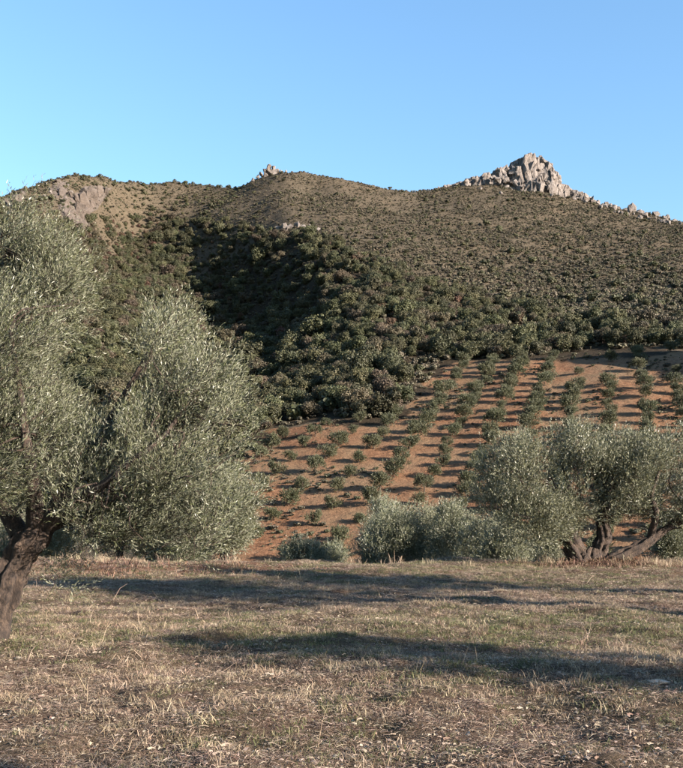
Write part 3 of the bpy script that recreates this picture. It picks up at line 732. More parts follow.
# ------------------------------------------------------------------ wood of evergreen oaks
def scatter_gn(name, pts, scl, rot, idx, protos, label, cat=None):
    """one object of kind stuff: copies of a few shapes at the given points"""
    me = mesh_np_points(name, pts, scl, rot, idx)
    o = obj(name, me)
    ng = bpy.data.node_groups.new(name, 'GeometryNodeTree')
    ng.interface.new_socket('Geometry', in_out='INPUT', socket_type='NodeSocketGeometry')
    ng.interface.new_socket('Geometry', in_out='OUTPUT', socket_type='NodeSocketGeometry')
    gi = ng.nodes.new('NodeGroupInput'); go = ng.nodes.new('NodeGroupOutput')
    coll = bpy.data.collections.new(name + '_shapes')
    for q, m_ in enumerate(protos):
        coll.objects.link(bpy.data.objects.new(f'{name}_shape_{q:02d}', m_))
    ci = ng.nodes.new('GeometryNodeCollectionInfo'); ci.inputs['Collection'].default_value = coll
    ci.inputs['Separate Children'].default_value = True; ci.inputs['Reset Children'].default_value = True
    def na(n, t):
        a = ng.nodes.new('GeometryNodeInputNamedAttribute'); a.data_type = t; a.inputs['Name'].default_value = n; return a
    ip = ng.nodes.new('GeometryNodeInstanceOnPoints'); ip.inputs['Pick Instance'].default_value = True
    m2p = ng.nodes.new('GeometryNodeMeshToPoints')
    L = ng.links.new
    L(gi.outputs[0], m2p.inputs['Mesh']); L(m2p.outputs[0], ip.inputs['Points']); L(ci.outputs[0], ip.inputs['Instance'])
    L(na('idx', 'INT').outputs[0], ip.inputs['Instance Index'])
    L(na('rot', 'FLOAT_VECTOR').outputs[0], ip.inputs['Rotation']); L(na('scl', 'FLOAT_VECTOR').outputs[0], ip.inputs['Scale'])
    L(ip.outputs[0], go.inputs[0])
    md = o.modifiers.new('scatter', 'NODES'); md.node_group = ng
    tag(o, label, cat, None, 'stuff')
    return o
def mesh_np_points(name, pts, scl, rot, idx):
    me = bpy.data.meshes.new(name); n = len(pts)
    me.vertices.add(n); me.vertices.foreach_set('co', np.asarray(pts, np.float32).ravel())
    a = me.attributes.new('scl', 'FLOAT_VECTOR', 'POINT'); a.data.foreach_set('vector', np.asarray(scl, np.float32).ravel())
    a = me.attributes.new('rot', 'FLOAT_VECTOR', 'POINT'); a.data.foreach_set('vector', np.asarray(rot, np.float32).ravel())
    a = me.attributes.new('idx', 'INT', 'POINT'); a.data.foreach_set('value', np.asarray(idx, np.int32))
    return me

def hillside_points(n, rg, plo=-500, phi=1250, ylo=150, yhi=640):
    """random places on the hillside, even per square metre"""
    y = np.sqrt(rg.uniform(ylo ** 2, yhi ** 2, n)); x = rg.uniform(plo - HX, phi - HX, n) / F * y
    z = Z(x, y)
    px, py = proj(np.stack([x, y, z], -1))
    # drop ground behind the ridge
    rd = np.interp(px, TPX, RIDGE_D)
    ok = y < rd + 4
    return np.stack([x, y, z], -1)[ok], px[ok], py[ok]

def thin(p, rad, rg):
    """poisson-like thinning on a grid"""
    cell = {}; keep = []
    for q in range(len(p)):
        r = rad[q]; c = (int(p[q, 0] // 3), int(p[q, 1] // 3)); bad = False
        for a in (-1, 0, 1):
            for b in (-1, 0, 1):
                for w in cell.get((c[0] + a, c[1] + b), ()):
                    if (p[w, 0] - p[q, 0]) ** 2 + (p[w, 1] - p[q, 1]) ** 2 < (min(r, rad[w]) * 1.0) ** 2: bad = True; break
        if not bad:
            cell.setdefault(c, []).append(q); keep.append(q)
    return np.array(keep)

def wood():
    rg = np.random.default_rng(3)
    p, px, py = hillside_points(42000, rg)
    inw = inpoly(px + 8 * fbm(p[:, :2] / 12, 4, 3), py + 7 * fbm(p[:, :2] / 12, 5, 3), WOOD)
    ino = inpoly(px, py + 3, ORCH)
    # straggling trees above the wood
    fringe = np.clip((py - (np.interp(px, [0, 150, 310, 400, 500, 600, 700], [180, 186, 212, 240, 265, 285, 295]))) / 40, 0, 1) ** 1.5
    dens = fbm(p[:, :2] / 22.0, 8, 3)
    k = (inw & ~ino & (dens > -0.75)) | (~inw & ~ino & (rg.random(len(p)) < np.where(px < 240, 0.30, 0.10) * fringe) & (py < 360))
    # the shady gully is thinner, with single crowns
    gul = inpoly(px, py, [(150, 226), (310, 238), (345, 270), (330, 330), (300, 400), (230, 400), (190, 300)])
    k &= ~gul | (rg.random(len(p)) < 0.85)
    k &= ~inpoly(px, py, [(72, 192), (100, 190), (98, 204), (88, 222), (74, 224)])
    p, px, py, inw = p[k], px[k], py[k], inw[k]
    size = np.clip(rg.normal(0.92, 0.24, len(p)), 0.45, 1.5) * np.where(inw, 1, 0.62) * np.interp(p[:, 1], [180, 300, 420], [1.05, 0.92, 0.72])
    gl2 = inpoly(px, py, [(140, 226), (310, 238), (345, 270), (330, 330), (300, 380), (230, 380), (170, 290)])
    size = np.where(gl2 & (rg.random(len(p)) < 0.3), size * 1.55, size)
    kk = thin(p, size * 2.9 * 0.62 * 1.35, rg)
    p, px, py, size, inw = p[kk], px[kk], py[kk], size[kk], inw[kk]
    kind = rg.choice(10, len(p), p=[.12] * 6 + [.08] * 3 + [.04])
    redzone = inpoly(px, py, [(75, 222), (165, 222), (165, 262), (75, 262)]) & (rg.random(len(p)) < 0.4)
    kind[redzone] = 9
    near_rust = np.argmin((px - 306) ** 2 + (py - 372) ** 2); kind[near_rust] = 9
    p[:, 2] -= 0.15
    # the 300 that show largest: in the frame, not behind the left tree
    big = size / p[:, 1] * ((px > 4) & (px < 679))
    big[(px < 250) & (py > 330)] *= 0.3; big[px < 80] *= 0.2
    top = np.argsort(-big)[:300]; rest = np.setdiff1d(np.arange(len(p)), top)
    zones = {}
    for q in top:
        t = empty('oak_tree', p[q], rg.uniform(0, 6.28)); s = size[q] * 0.9
        t.scale = (s * rg.uniform(0.9, 1.12), s * rg.uniform(0.9, 1.12), s * rg.uniform(0.85, 1.15))
        obj('crown', OAK[kind[q]], t); obj('trunk', OAKT[q % 2], t)
        colr = 'rust brown' if kind[q] == 9 else ('brownish' if kind[q] >= 6 else 'dark green')
        sz = 'large' if s > 1.05 else ('small' if s < 0.75 else 'round')
        if px[q] < 300 and py[q] > 400: wh = 'in the wood left of the orchard corner'
        elif px[q] < 250: wh = 'on the slope above the left tree' if py[q] > 280 else 'below the left cliff'
        elif px[q] < 330: wh = 'where the spur meets the dark gully'
        elif px[q] < 425 and py[q] > 385: wh = 'along the lowest wood edge'
        elif px[q] < 425 and py[q] > 340: wh = 'on the sunlit spur'
        elif px[q] < 425: wh = 'high on the wooded spur'
        elif px[q] < 520: wh = 'above the middle orchard rows'
        elif px[q] < 600: wh = 'above the right orchard rows'
        else: wh = 'in the shaded wood at right'
        zones.setdefault(wh, []).append((px[q], t, f'{sz} {colr}'))
    for wh, lst in zones.items():
        for q, (_, t, look) in enumerate(sorted(lst, key=lambda e: e[0])):
            tag(t, f'{look} oak, {ordinal(q + 1)} from the left {wh}', 'tree', 'evergreen oaks of the wood on the hillside')
    n = len(rest)
    sc_ = 0.9 * size[rest][:, None] * rg.uniform(0.88, 1.13, (n, 3))
    rot = np.zeros((n, 3)); rot[:, 2] = rg.uniform(0, 6.28, n)
    scatter_gn('oak_wood', p[rest], sc_, rot, kind[rest], OAK, 'dark evergreen oak wood covering the middle of the hillside', 'wood')
    return p, size
OAKP, OAKS = wood()

# ------------------------------------------------------------------ scrub on the open slopes
def scrub():
    rg = np.random.default_rng(29)
    BUSH = [clump_crown(rg, 0.66, 0.7, 190, 0.24, 5, 0.0, 60 + q, 'scrub_leaf', name='bush') for q in range(5)] + [clump_crown(rg, 0.8, 1.1, 240, 0.27, 5, 0.0, 70 + q, 'oak_leaf', name='bush') for q in range(2)]
    p, px, py = hillside_points(240000, rg, -110, 800, 170, 640)
    ino = inpoly(px, py + 3, ORCH); inw = inpoly(px, py, WOOD)
    dens = 0.55 + 0.5 * fbm(p[:, :2] / 17.0, 18, 3) + 0.3 * fbm(p[:, :2] / 60.0, 28, 2)
    k = ~ino & (rg.random(len(p)) < np.clip(dens + 0.2 + 0.25 * (px < 250), 0.36, 1.0) * np.where(inw, 0.42, 0.66))
    k &= ~inpoly(px, py, [(74, 192), (100, 190), (96, 204), (86, 220), (76, 222)])
    p, px, py = p[k], px[k], py[k]
    n = len(p)
    s = np.exp(rg.normal(-0.18, 0.45, n)); s = np.clip(s, 0.35, 2.4) * np.interp(py, [170, 225, 262, 320], [0.58, 0.68, 0.85, 1.15])
    big = rg.random(n) < np.where(px < 235, 0.16, 0.024); s[big] *= 1.5
    idx = rg.choice(7, n, p=[.188] * 5 + [.03] * 2); idx[big] = 5 + rg.integers(0, 2, big.sum())
    # single shrubs that stand out above the ridge and on the open slope
    show = s / p[:, 1] * ((px > 110) & (px < 679) & (py < 300) & ~inpoly(px, py, WOOD))
    zones = {}
    top = np.argsort(-show)[:120]; rest = np.setdiff1d(np.arange(n), top)
    for q in top:
        o = obj('shrub', BUSH[idx[q]], None, p[q]); o.scale = (s[q], s[q] * rg.uniform(0.85, 1.15), s[q] * rg.uniform(0.8, 1.2)); o.rotation_euler = (0, 0, rg.uniform(0, 6.28))
        wh = 'under the rock cap' if px[q] < 330 else ('below the saddle' if px[q] < 450 else ('below the crag' if px[q] < 590 else 'near the right edge'))
        if px[q] < 235: wh = 'on the left hilltop'
        lv = 'high' if py[q] < 225 else ('midway up' if py[q] < 262 else 'just above the wood')
        zones.setdefault(f'{lv} {wh}', []).append((px[q], o))
    for wh, lst in zones.items():
        for q, (_, o) in enumerate(sorted(lst, key=lambda e: e[0])):
            tag(o, f'dark shrub, {ordinal(q + 1)} from the left {wh}', 'shrub', 'larger shrubs on the open upper slope')
    sc_ = s[rest][:, None] * rg.uniform(0.8, 1.2, (len(rest), 3)); rot = np.zeros((len(rest), 3)); rot[:, 2] = rg.uniform(0, 6.28, len(rest))
    scatter_gn('scrub', p[rest], sc_, rot, idx[rest], BUSH, 'low dry scrub covering the upper slopes', 'scrub')
scrub()

def weeds():
    rg = np.random.default_rng(47)
    W = [clump_crown(rg, 0.5, 0.45, 120, 0.2, 4, 0.0, 90 + q, 'scrub_leaf', name='weed') for q in range(3)] + [clump_crown(rg, 0.5, 0.5, 120, 0.2, 4, 0.0, 95, 'orchard_leaf', name='weed')]
    p, px, py = hillside_points(26000, rg, 150, 800, 100, 250)
    k = inpoly(px, py, ORCH) & (rg.random(len(p)) < np.clip(0.16 + 0.5 * fbm(p[:, :2] / 9.0, 171, 3) + np.where((px < 330) & (py > 440), 0.25, 0), 0, 1))
    p = p[k]; n = len(p); sc_ = np.repeat(np.clip(np.exp(rg.normal(-0.6, 0.5, n)), 0.2, 1.6)[:, None], 3, 1); rot = np.zeros((n, 3)); rot[:, 2] = rg.uniform(0, 6.28, n)
    scatter_gn('orchard_weeds', p, sc_, rot, rg.integers(0, 4, n), W, 'low weeds and dry tufts on the red orchard soil', 'weeds')
weeds()

# ------------------------------------------------------------------ rocks
def rock_mesh(seed, name='rock', mat='rock', n=26, flat=1.0, sub=2):
    rg = np.random.default_rng(seed)
    bm = bmesh.new()
    for q in range(n):
        d = nrm(rg.normal(size=3)); d = d / (np.abs(d) ** 4).sum() ** 0.25; bm.verts.new(d * rg.uniform(0.75, 1.0) * np.array([1, 1, flat]))
    r = bmesh.ops.convex_hull(bm, input=bm.verts)
    bmesh.ops.delete(bm, geom=[v for v in bm.verts if not v.link_faces], context='VERTS')
    bmesh.ops.triangulate(bm, faces=bm.faces)
    if sub:
        bmesh.ops.subdivide_edges(bm, edges=bm.edges, cuts=sub, use_grid_fill=True)
        co = np.array([v.co for v in bm.verts]); off = 0.10 * fbm(co * 2.6, seed, 3)
        for v, o_ in zip(bm.verts, off): v.co *= 1 + o_
    me = bpy.data.meshes.new(name); bm.to_mesh(me); bm.free(); me.materials.append(M[mat])
    return me
ROCK = [rock_mesh(200 + q, 'rock', 'rock', 15, 1.0, 2) for q in range(8)]
ROCK_TAN = []
for m_ in ROCK:
    c_ = m_.copy(); c_.materials.clear(); c_.materials.append(M['tan_rock']); ROCK_TAN.append(c_)
def place_rock(name, x, y, z, sx, sy, sz, rg, parent=None, tilt=0.35, shapes=None):
    o = obj(name, (shapes or ROCK)[rg.integers(8)], parent, (x, y, z)); o.scale = (sx, sy, sz)
    o.rotation_euler = (rg.normal() * tilt, rg.normal() * tilt, rg.uniform(0, 6.28)); return o

def crag():
    rg = np.random.default_rng(61); D = 600.0
    bx = float((520 - HX) / F * D); b = np.array([bx, D, float(Z(bx, D)) - 1])
    t = empty('rock_crag', b); tag(t, 'tall pale limestone crag crowning the right hand summit', 'crag')
    sil = np.array([(440, 187), (460, 182), (472, 177), (486, 173.5), (500, 168.5), (514, 162), (524, 156), (534, 153.5), (545, 157), (551, 165), (556, 175), (563, 184), (575, 190), (590, 196)])
    foot = np.array([(440, 189), (470, 183), (490, 181), (515, 185), (540, 190), (565, 193), (590, 199)])
    # solid body of the crag: a jointed, stepped mass
    gx = np.linspace(438, 592, 150); gy = np.linspace(-13, 12, 44)
    GX, GY = np.meshgrid(gx, gy, indexing='ij')
    X = (GX - HX) / F * D; Y = D + GY
    c1 = np.floor(X / 3.4 + 0.9 * fbm(np.stack([X, Y], -1) / 5.0, 301, 2)); c2 = np.floor(Y / 3.2 + 0.9 * fbm(np.stack([X, Y], -1) / 5.0, 302, 2))
    cell = vnoise(np.stack([c1 + 0.0, c2 + 0.0], -1), 303); cell2 = vnoise(np.stack([np.floor(X / 1.5 + cell), np.floor(Y / 1.5)], -1), 304)
    top = np.interp(GX, sil[:, 0], sil[:, 1]); ft = np.interp(GX, foot[:, 0], foot[:, 1])
    hgt = (ft - top) * D / F
    w = np.clip(1.0 - np.clip(np.abs(GY - 1.0 + 2.5 * cell) - 1.5, 0, None) / (2.0 + 0.45 * hgt), 0, 1)
    w = np.where(GY < 1, np.round(w * 4 + 0.35 * cell2) / 4 * 0.6 + 0.4 * w, w)
    gz = Z(X, Y) - 1.2; tz = EYE + (HY - top) / F * D
    zt = gz + np.maximum(tz - gz, 1.0) * np.clip(w * (0.93 + 0.09 * cell + 0.04 * cell2), 0, 1.06) - 1.5 * (w <= 0.02)
    V = np.stack([X + 0.5 * cell2, Y + 0.6 * cell, zt], -1).reshape(-1, 3)
    lay = vnoise(np.stack([V[:, 0] / 3.0, V[:, 1] / 3.0, np.floor(V[:, 2] / 2.1 + 0.25 * V[:, 0] / 2.1)], -1), 309)
    V[:, 1] -= 1.5 * lay + 0.8 * fbm(V / 2.0, 310, 3); V[:, 0] += 1.1 * lay + 0.7 * fbm(V / 2.2, 311, 3); V[:, 2] += 0.5 * fbm(V / 1.6, 312, 2)
    V -= b
    nx, ny = GX.shape; q = np.arange(nx - 1)[:, None] * ny + np.arange(ny - 1)[None]
    obj('rock_mass', mesh_np('rock_mass', V, np.stack([q, q + ny, q + ny + 1, q + 1], -1).reshape(-1, 4), M['rock'], False), t)
    # broken blocks over and around it
    for px in np.arange(444, 590, 3.4):
        top = np.interp(px, sil[:, 0], sil[:, 1]); ft = np.interp(px, foot[:, 0], foot[:, 1])
        n = max(1, int((ft - top) / 6))
        for q in range(n):
            f = (q + 0.5) / n + rg.uniform(-0.2, 0.2)
            r = rg.uniform(1.3, 2.6) if n > 1 else rg.uniform(0.8, 1.7)
            f = min(max(f, (r / 0.6 * 0.8) / max(ft - top, 3)), 1.0)
            v = P(px + rg.uniform(-2, 2), top + (ft - top) * f, D + 3 - 12 * f + rg.uniform(-2, 2))
            place_rock('rock', *(v - b), r * rg.uniform(0.7, 1.1), r, r * rg.uniform(0.7, 1.3), rg, t)
crag()

def ridge_boulders():
    rg = np.random.default_rng(62)
    spots = []
    for px in np.sort(rg.uniform(566, 686, 70)):
        spots.append((px, rg.uniform(-1.0, 7.5), rg.uniform(0.8, 1.9)))
    spots += [(632, 0.5, 3.2), (640, 2, 2.2), (656, 0.5, 2.6), (607, 1, 2.4), (578, 1, 2.8), (590, 2, 2.3), (585, 5, 2.0), (615, 4, 2.1), (645, 5, 2.4), (598, 1, 1.8), (667, 2, 2.0)]
    spots.sort()
    for q, (px, dn, r) in enumerate(spots):
        rd = float(np.interp(px, TPX, RIDGE_D)); d = rd - dn * 4.0
        x = (px - HX) / F * d; z = float(Z(x, d))
        o = place_rock('boulder', x, d, z + r * 0.3, r, r * 0.9, r * rg.uniform(0.7, 1.1), rg)
        tag(o, f'pale boulder on the right ridge, {ordinal(q + 1)} from the crag towards the right edge', 'boulder', 'boulders strewn along the right hand ridge')
    spots = [(518, 189, 1.5), (480, 189, 1.6), (501, 194, 1.3), (470, 186, 1.2), (525, 192, 1.1), (552, 196, 1.4), (455, 188, 1.0)]
    for px, py, r in spots:
        d = on_ground(px, py, 300) or 560
        x = (px - HX) / F * d
        o = place_rock('boulder', x, d, float(Z(x, d)) + 0.3, r, r, r * 0.8, rg)
        tag(o, f'pale boulder lying in the scrub below the crag, {ordinal(sorted(q[0] for q in spots).index(px) + 1)} from the left', 'boulder', 'boulders below the crag')
ridge_boulders()

def small_outcrops():
    rg = np.random.default_rng(63)
    # little rock cap on the left summit
    rd = float(np.interp(268, TPX, RIDGE_D)); x = (268 - HX) / F * rd; b = np.array([x, rd, float(Z(x, rd))])
    t = empty('rock_outcrop', b); tag(t, 'small grey rock tower on top of the left summit', 'outcrop')
    for px, py, r in ((258, 177, 1.3), (262, 174, 1.7), (266, 171, 2.0), (269, 168, 2.2), (270, 172, 2.4), (274, 169, 2.0), (277, 171, 1.6), (281, 172, 1.2), (266, 175, 1.8), (274, 174, 2.0), (253, 180, 1.1), (286, 172, 1.0), (292, 172.5, 0.9), (305, 173.5, 0.9)):
        v = P(px, py, rd - 1); place_rock('rock', *(v - b), r * 0.95, r, r * 1.05, rg, t, 0.25)
    # rocks along the upper lip of the shaded gully
    d0 = on_ground(298, 229, 250); x = (298 - HX) / F * d0; b = np.array([x, d0, float(Z(x, d0))])
    t = empty('rock_outcrop', b); tag(t, 'weathered rock ledge at the upper lip of the dark gully', 'outcrop')
    for px, py, r in ((278, 230, 1.6), (284, 228, 2.0), (290, 229, 1.9), (297, 227, 1.9), (303, 229, 1.7), (310, 228, 1.3), (318, 231, 1.2), (286, 232, 1.2), (270, 231, 1.0)):
        d = on_ground(px, py, 250); v = P(px, py, d)
        place_rock('rock', *(v - b + np.array([0, 0, r * 0.4])), r, r, r * 0.9, rg, t)
    # cliff on the left hill
    d0 = on_ground(85, 222, 250); x = (85 - HX) / F * d0; b = np.array([x, d0, float(Z(x, d0))])
    t = empty('rock_cliff', b); tag(t, 'tan rock cliff with a shadowed side on the left hill', 'cliff')
    def wall(poly, proud, par, base, sd):
        xs = [q[0] for q in poly]; yy = [q[1] for q in poly]
        gx = np.arange(min(xs) - 3, max(xs) + 4, 0.8); gy = np.arange(min(yy) - 3, max(yy) + 4, 0.8)
        GX, GY = np.meshgrid(gx, gy, indexing='ij'); inside = np.zeros(GX.shape)
        for ox, oy in ((0, 0), (2, 0), (-2, 0), (0, 2), (0, -2), (1.4, 1.4), (-1.4, -1.4), (3.4, 0), (-3.4, 0)): inside += inpoly(GX + ox, GY + oy, poly) / 9.0
        cx_ = gx[::5]; cy_ = gy[::5]
        CD = np.array([[on_ground(a_, b_, 300) or 470.0 for b_ in cy_] for a_ in cx_])
        CD = np.array([np.interp(gy, cy_, r_) for r_ in CD]); DD = np.array([np.interp(gx, cx_, c_) for c_ in CD.T]).T
        pp = np.stack([GX, GY], -1)
        ca = np.floor(GX / 5.0 + 0.8 * fbm(pp / 9.0, sd, 2)); cb = np.floor(GY / 8.0 + 0.8 * fbm(pp / 9.0, sd + 1, 2))
        cell = vnoise(np.stack([ca, cb], -1), sd + 2); fine = fbm(pp / 3.0, sd + 3, 3)
        DD = DD - np.where(inside > 0.05, inside * (proud + 2.6 * cell + 1.5 * fine), -3.0)
        V = np.stack([(GX - HX) / F * DD, DD, EYE + (HY - GY) / F * DD], -1).reshape(-1, 3) - base
        nx, ny = GX.shape; q = np.arange(nx - 1)[:, None] * ny + np.arange(ny - 1)[None]
        Fq = np.stack([q, q + 1, q + ny + 1, q + ny], -1).reshape(-1, 4)
        Fq = Fq[(inside.ravel()[Fq] > 0.05).any(1)]
        obj('rock_mass', mesh_np('rock_mass', V, Fq, M['tan_rock'], False), par)
    wall([(84, 188), (97, 187), (108, 188), (102, 198), (95, 209), (88, 213), (87, 227), (76, 227), (76, 212), (79, 200)], 4.5, t, b, 401)
    wall([(60, 196), (70, 192), (80, 194), (78, 206), (76, 224), (66, 220), (60, 208)], 2.5, t, b, 431)
    for px, py, r, e in ((80, 222, 2.2, 1.8), (79, 211, 3.4, 2.0), (84, 202, 3.8, 1.9), (90, 196, 4.2, 1.6), (98, 193, 3.4, 1.5), (105, 191, 2.2, 1.2), (92, 206, 2.6, 1.5), (86, 213, 2.2, 1.7), (77, 200, 2.4, 1.6),
                         (70, 196, 2.6, 1.3), (65, 203, 2.2, 1.5), (71, 211, 2.6, 1.7), (68, 219, 1.7, 1.2), (83, 190, 2.0, 1.0), (76, 227, 1.3, 0.9), (97, 202, 1.6, 1.0), (58, 192, 2.2, 1.1), (50, 190, 1.8, 1.0)):
        d = on_ground(px, py, 250) - rg.uniform(3.0, 9.0) * (1.0 if px > 76 else 0.35); v = P(px, py, d)
        place_rock('rock', *(v - b), r * rg.uniform(0.55, 0.85), r, r * e * 0.8, rg, t, 0.22, ROCK_TAN)
    t2 = empty('rock_outcrop', P(50, 190, 430)); b2 = np.array(t2.location); tag(t2, 'broken rocks beside the cliff along the far left hilltop', 'outcrop')
    wall([(56, 182), (64, 181), (66, 190), (60, 197), (52, 196)], 3.5, t2, b2, 411)
    wall([(4, 199), (14, 193), (24, 190), (22, 198), (10, 208)], 3.0, t2, b2, 421)
    for px, py, r in ((50, 193, 1.6), (44, 197, 1.4), (68, 186, 1.3), (46, 184, 1.2), (70, 193, 1.3)):
        d = on_ground(px, py, 250) or 430; v = P(px, py, d)
        place_rock('rock', *(v - b2), r * 0.8, r, r, rg, t2)
small_outcrops()

# ------------------------------------------------------------------ grass and litter of the field
def tuft(rg, n, h, w, spread, lean, rn=(0, 1), name='tuft', flat=False):
    b = np.zeros((n, 3)); b[:, :2] = rg.normal(0, spread, (n, 2))
    a = rg.uniform(0, 6.28, n); ln = np.abs(rg.normal(lean, 0.3, n))
    hh = h * rg.uniform(0.35, 1.1, n)
    o = np.stack([np.cos(a), np.sin(a), np.zeros(n)], -1)
    if flat:
        b[:, 2] = np.abs(rg.normal(0.008, 0.01, n)); up = rg.normal(0.02, 0.12, n)
        mid = b + o * (hh * 0.5)[:, None]; tip = b + o * hh[:, None]; mid[:, 2] += hh * 0.5 * up + 0.006; tip[:, 2] += hh * up
        tip[:, 2] = np.maximum(tip[:, 2], 0.0); mid[:, 2] = np.maximum(mid[:, 2], 0.003)
        sd = np.stack([-np.sin(a), np.cos(a), rg.normal(0, 0.5, n)], -1)
    else:
        mid = b + o * (hh * 0.35 * ln)[:, None]; mid[:, 2] += hh * 0.6
        tip = b + o * (hh * 1.0 * ln)[:, None]; tip[:, 2] += hh * np.clip(1.05 - 0.45 * ln, 0.2, 1)
        a2 = rg.uniform(0, 6.28, n); sd = np.stack([np.cos(a2), np.sin(a2), np.zeros(n)], -1)
    sd = nrm(sd) * (w * rg.uniform(0.6, 1.3, n))[:, None] / 2
    V = np.stack([b - sd, b + sd, mid + sd * 0.8, mid - sd * 0.8, tip + sd * 0.25, tip - sd * 0.25], 1).reshape(-1, 3)
    i = np.arange(n)[:, None] * 6
    Fq = np.concatenate([i + np.array([[0, 1, 2, 3]]), i + np.array([[3, 2, 4, 5]])])
    return mesh_np(name, V, Fq, None, False, {'rnd': np.repeat(np.clip(rg.uniform(rn[0], rn[1], n), 0, 1), 6)})

def field_points(n, rg, near=4.6, far=29.5):
    y = np.sqrt(rg.uniform(near ** 2, far ** 2, n)); x = rg.uniform(-0.41, 0.41, n) * y + rg.uniform(-1.2, 1.2, n)
    return x, y
def field():
    rg = np.random.default_rng(88)
    def mk(mat, protos):
        for m_ in protos: m_.materials.append(M[mat])
        return protos
    straw = mk('straw', [tuft(rg, 44, 0.058, 0.0032, 0.045, 1.15, (0.0, 1)) for _ in range(5)] + [tuft(rg, 34, 0.10, 0.0032, 0.05, 0.9, (0.2, 1)) for _ in range(2)])
    green = mk('grass', [tuft(rg, 42, 0.048, 0.0038, 0.05, 1.0, (0, 1)) for _ in range(5)])
    lit = mk('litter', [tuft(rg, 60, 0.065, 0.0036, 0.10, 0.5, (0, 1), flat=True) for _ in range(5)] + [tuft(rg, 9, 0.06, 0.018, 0.09, 0.5, (0.2, 1), flat=True) for _ in range(3)])
    redl = mk('red_litter', [tuft(rg, 24, 0.07, 0.016, 0.18, 0.5, (0, 1), flat=True) for _ in range(3)] + [tuft(rg, 12, 0.12, 0.012, 0.10, 0.8, (0, 1)) for _ in range(2)])
    stalk = mk('straw', [tuft(rg, 2, 0.42, 0.0045, 0.03, 0.45, (0.3, 0.9)) for _ in range(4)] + [tuft(rg, 1, 0.55, 0.0055, 0.02, 0.9, (0.4, 0.9)) for _ in range(3)])
    n = 80000
    x, y = field_points(n, rg); z = Z(x, y); pp = np.stack([x, y], -1)
    px, py = proj(np.stack([x, y, z], -1))
    m1 = fbm(pp * 0.45, 101, 3); m2 = fbm(pp * 1.7, 111, 3)
    # where it is green: the strip in the middle of the field and patches near the lower right
    g = 0.9 * np.exp(-((py - 628) / 24) ** 2) * np.interp(px, [0, 160, 300, 683], [0.15, 0.45, 0.9, 1.0]) + 0.55 * np.exp(-((py - 572) / 10) ** 2) + 0.38 * np.exp(-((py - 735) / 40) ** 2) * np.interp(px, [0, 300, 600], [0.6, 0.7, 1.1]) + 0.40 * m1 + 0.35 * m2
    s = 0.55 * np.exp(-((py - 622) / 26) ** 2) * np.interp(px, [0, 100, 330, 683], [1.0, 1.1, 0.7, 0.5]) + 0.55 * np.exp(-((py - 690) / 30) ** 2) + 0.30 + 0.35 * fbm(pp * 0.6, 121, 3) + 0.3 * fbm(pp * 2.2, 131, 2)
    s -= 0.7 * np.exp(-((px - 205) / 75) ** 2 - ((py - 650) / 10) ** 2)
    rr = rg.random(n)
    isg = rr < np.clip(g - 0.04, 0.02, 0.9) * 0.8
    iss = ~isg & (rg.random(n) < np.clip(s * 0.45, 0.04, 0.6))
    bare = fbm(pp * 0.8, 151, 3) + 0.5 * fbm(pp * 3.0, 161, 2) > 0.45
    isg &= ~bare | (rg.random(n) < 0.4); iss &= ~bare | (rg.random(n) < 0.25)
    strip = ((py < 574) & (px < 300)) | ((py < 580) & (px > 560))
    isg &= ~strip | (rg.random(n) < 0.25); iss &= ~strip | (rg.random(n) < 0.35)
    isl = ~isg & ~iss & (~strip | (rg.random(n) < 0.3)) & (rg.random(n) < np.where(bare, 0.35, 0.85))
    pts = np.stack([x, y, z - 0.006], -1)
    def emit(name, sel, protos, smin, smax, label, cat, p=None, tilt=0.12):
        q = np.where(sel)[0] if sel.dtype == bool else sel
        m = len(q); k = rg.uniform(smin, smax, m)
        # grass seen from afar: slightly broader tufts
        sc_ = np.repeat(k[:, None], 3, 1); rot = np.stack([rg.normal(0, tilt, m), rg.normal(0, tilt, m), rg.uniform(0, 6.28, m)], -1)
        scatter_gn(name, pts[q], sc_, rot, rg.choice(len(protos), m, p=p), protos, label, cat)
    emit('dry_grass', iss, straw, 0.4, 1.5, 'pale dry grass tufts over the field', 'grass', [.17] * 5 + [.075] * 2)
    emit('green_grass', isg, green, 0.4, 1.5, 'short green grass in a strip across the field', 'grass')
    emit('straw_litter', isl, lit, 0.6, 1.3, 'straw and dead leaves lying on the soil', 'litter', [.16] * 5 + [.2 / 3] * 3, 0.03)
    sel = rg.choice(n, 620, replace=False); sel = sel[(fbm(pp[sel] * 0.5, 141, 2) > -0.25)]
    emit('dry_stalks', sel, stalk, 0.45, 1.1, 'thin dry stalks standing above the grass', 'stalks', None, 0.3)
    # reddish leaf litter on the mound of the old olive and on the bank behind the left tree
    pts_ = []
    for cx, cy, ax, ay, m in ((7.3, 26.3, 2.0, 0.9, 420), (-4.8, 23.8, 3.8, 2.2, 380)):
        a = rg.normal(size=(m, 2)) * np.array([ax, ay]) * 0.6 + np.array([cx, cy]); pts_.append(a)
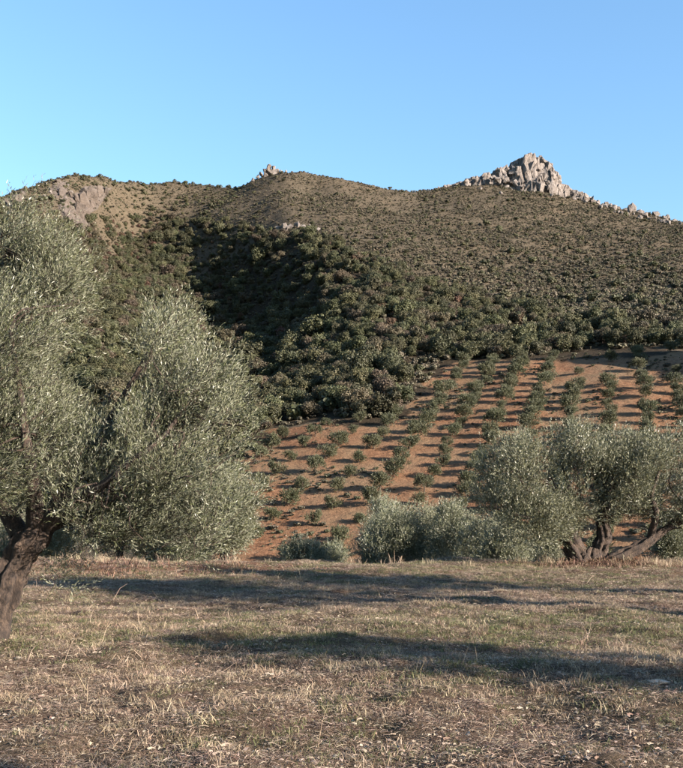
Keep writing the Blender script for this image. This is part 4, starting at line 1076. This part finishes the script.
    a = np.concatenate(pts_); m = len(a)
    scatter_gn('leaf_litter', np.c_[a, Z(a[:, 0], a[:, 1])], np.repeat(rg.uniform(0.7, 1.4, m)[:, None], 3, 1), np.c_[np.zeros((m, 2)), rg.uniform(0, 6.28, m)], rg.integers(0, 5, m), redl, 'reddish fallen leaves round the old olive and on the far bank', 'litter')
    # dry clumps by the leaning trunk and along the field edge
    tall = mk('straw', [tuft(rg, 46, 0.40, 0.009, 0.14, 0.6, (0.2, 1)) for _ in range(3)])
    q = []
    for _ in range(70):
        if rg.random() < 0.35: q.append((8.5 + rg.normal() * 0.45, 26.2 + rg.normal() * 0.4))
        else:
            yy = rg.uniform(25.5, 28.5); q.append((rg.uniform(-0.36, 0.38) * yy, yy))
    a = np.array(q); m = len(a)
    scatter_gn('tall_dry_grass', np.c_[a, Z(a[:, 0], a[:, 1])], np.repeat(rg.uniform(0.35, 1.0, m)[:, None], 3, 1), np.c_[np.zeros((m, 2)), rg.uniform(0, 6.28, m)], rg.integers(0, 3, m), tall, 'taller straw coloured grass along the far field edge', 'grass')
field()

def field_stones():
    rg = np.random.default_rng(91)
    st = [rock_mesh(300 + q, 'stone', 'stone', 20, 0.6, 1) for q in range(3)]
    for px, py, wpx, lb in ((658, 697, 24, 'flat pale stone in the grass near the right edge'), (296, 679, 14, 'small orange tinted stone at the middle of the field'), (178, 670, 13, 'small straw coloured stone left of the middle'),
                            (620, 598, 6, 'small white stone in the field below the leaning trunk'), (18, 658, 11, 'pale stone beside the foot of the left trunk'), (60, 700, 10, 'little pale stone in the litter lower left'), (540, 671, 7, 'tiny white stone by the shadow at right')):
        d = EYE * F / (py - HY); x = (px - HX) / F * d; r = wpx / F * d / 2
        o = obj('stone', st[rg.integers(3)], None, (x, d, float(Z(x, d)) + r * 0.12)); o.scale = (r, r * 0.8, r * (0.35 if wpx > 20 else 0.55)); o.rotation_euler = (0, 0, rg.uniform(0, 6))
        tag(o, lb, 'stone', 'stones lying in the field')
field_stones()
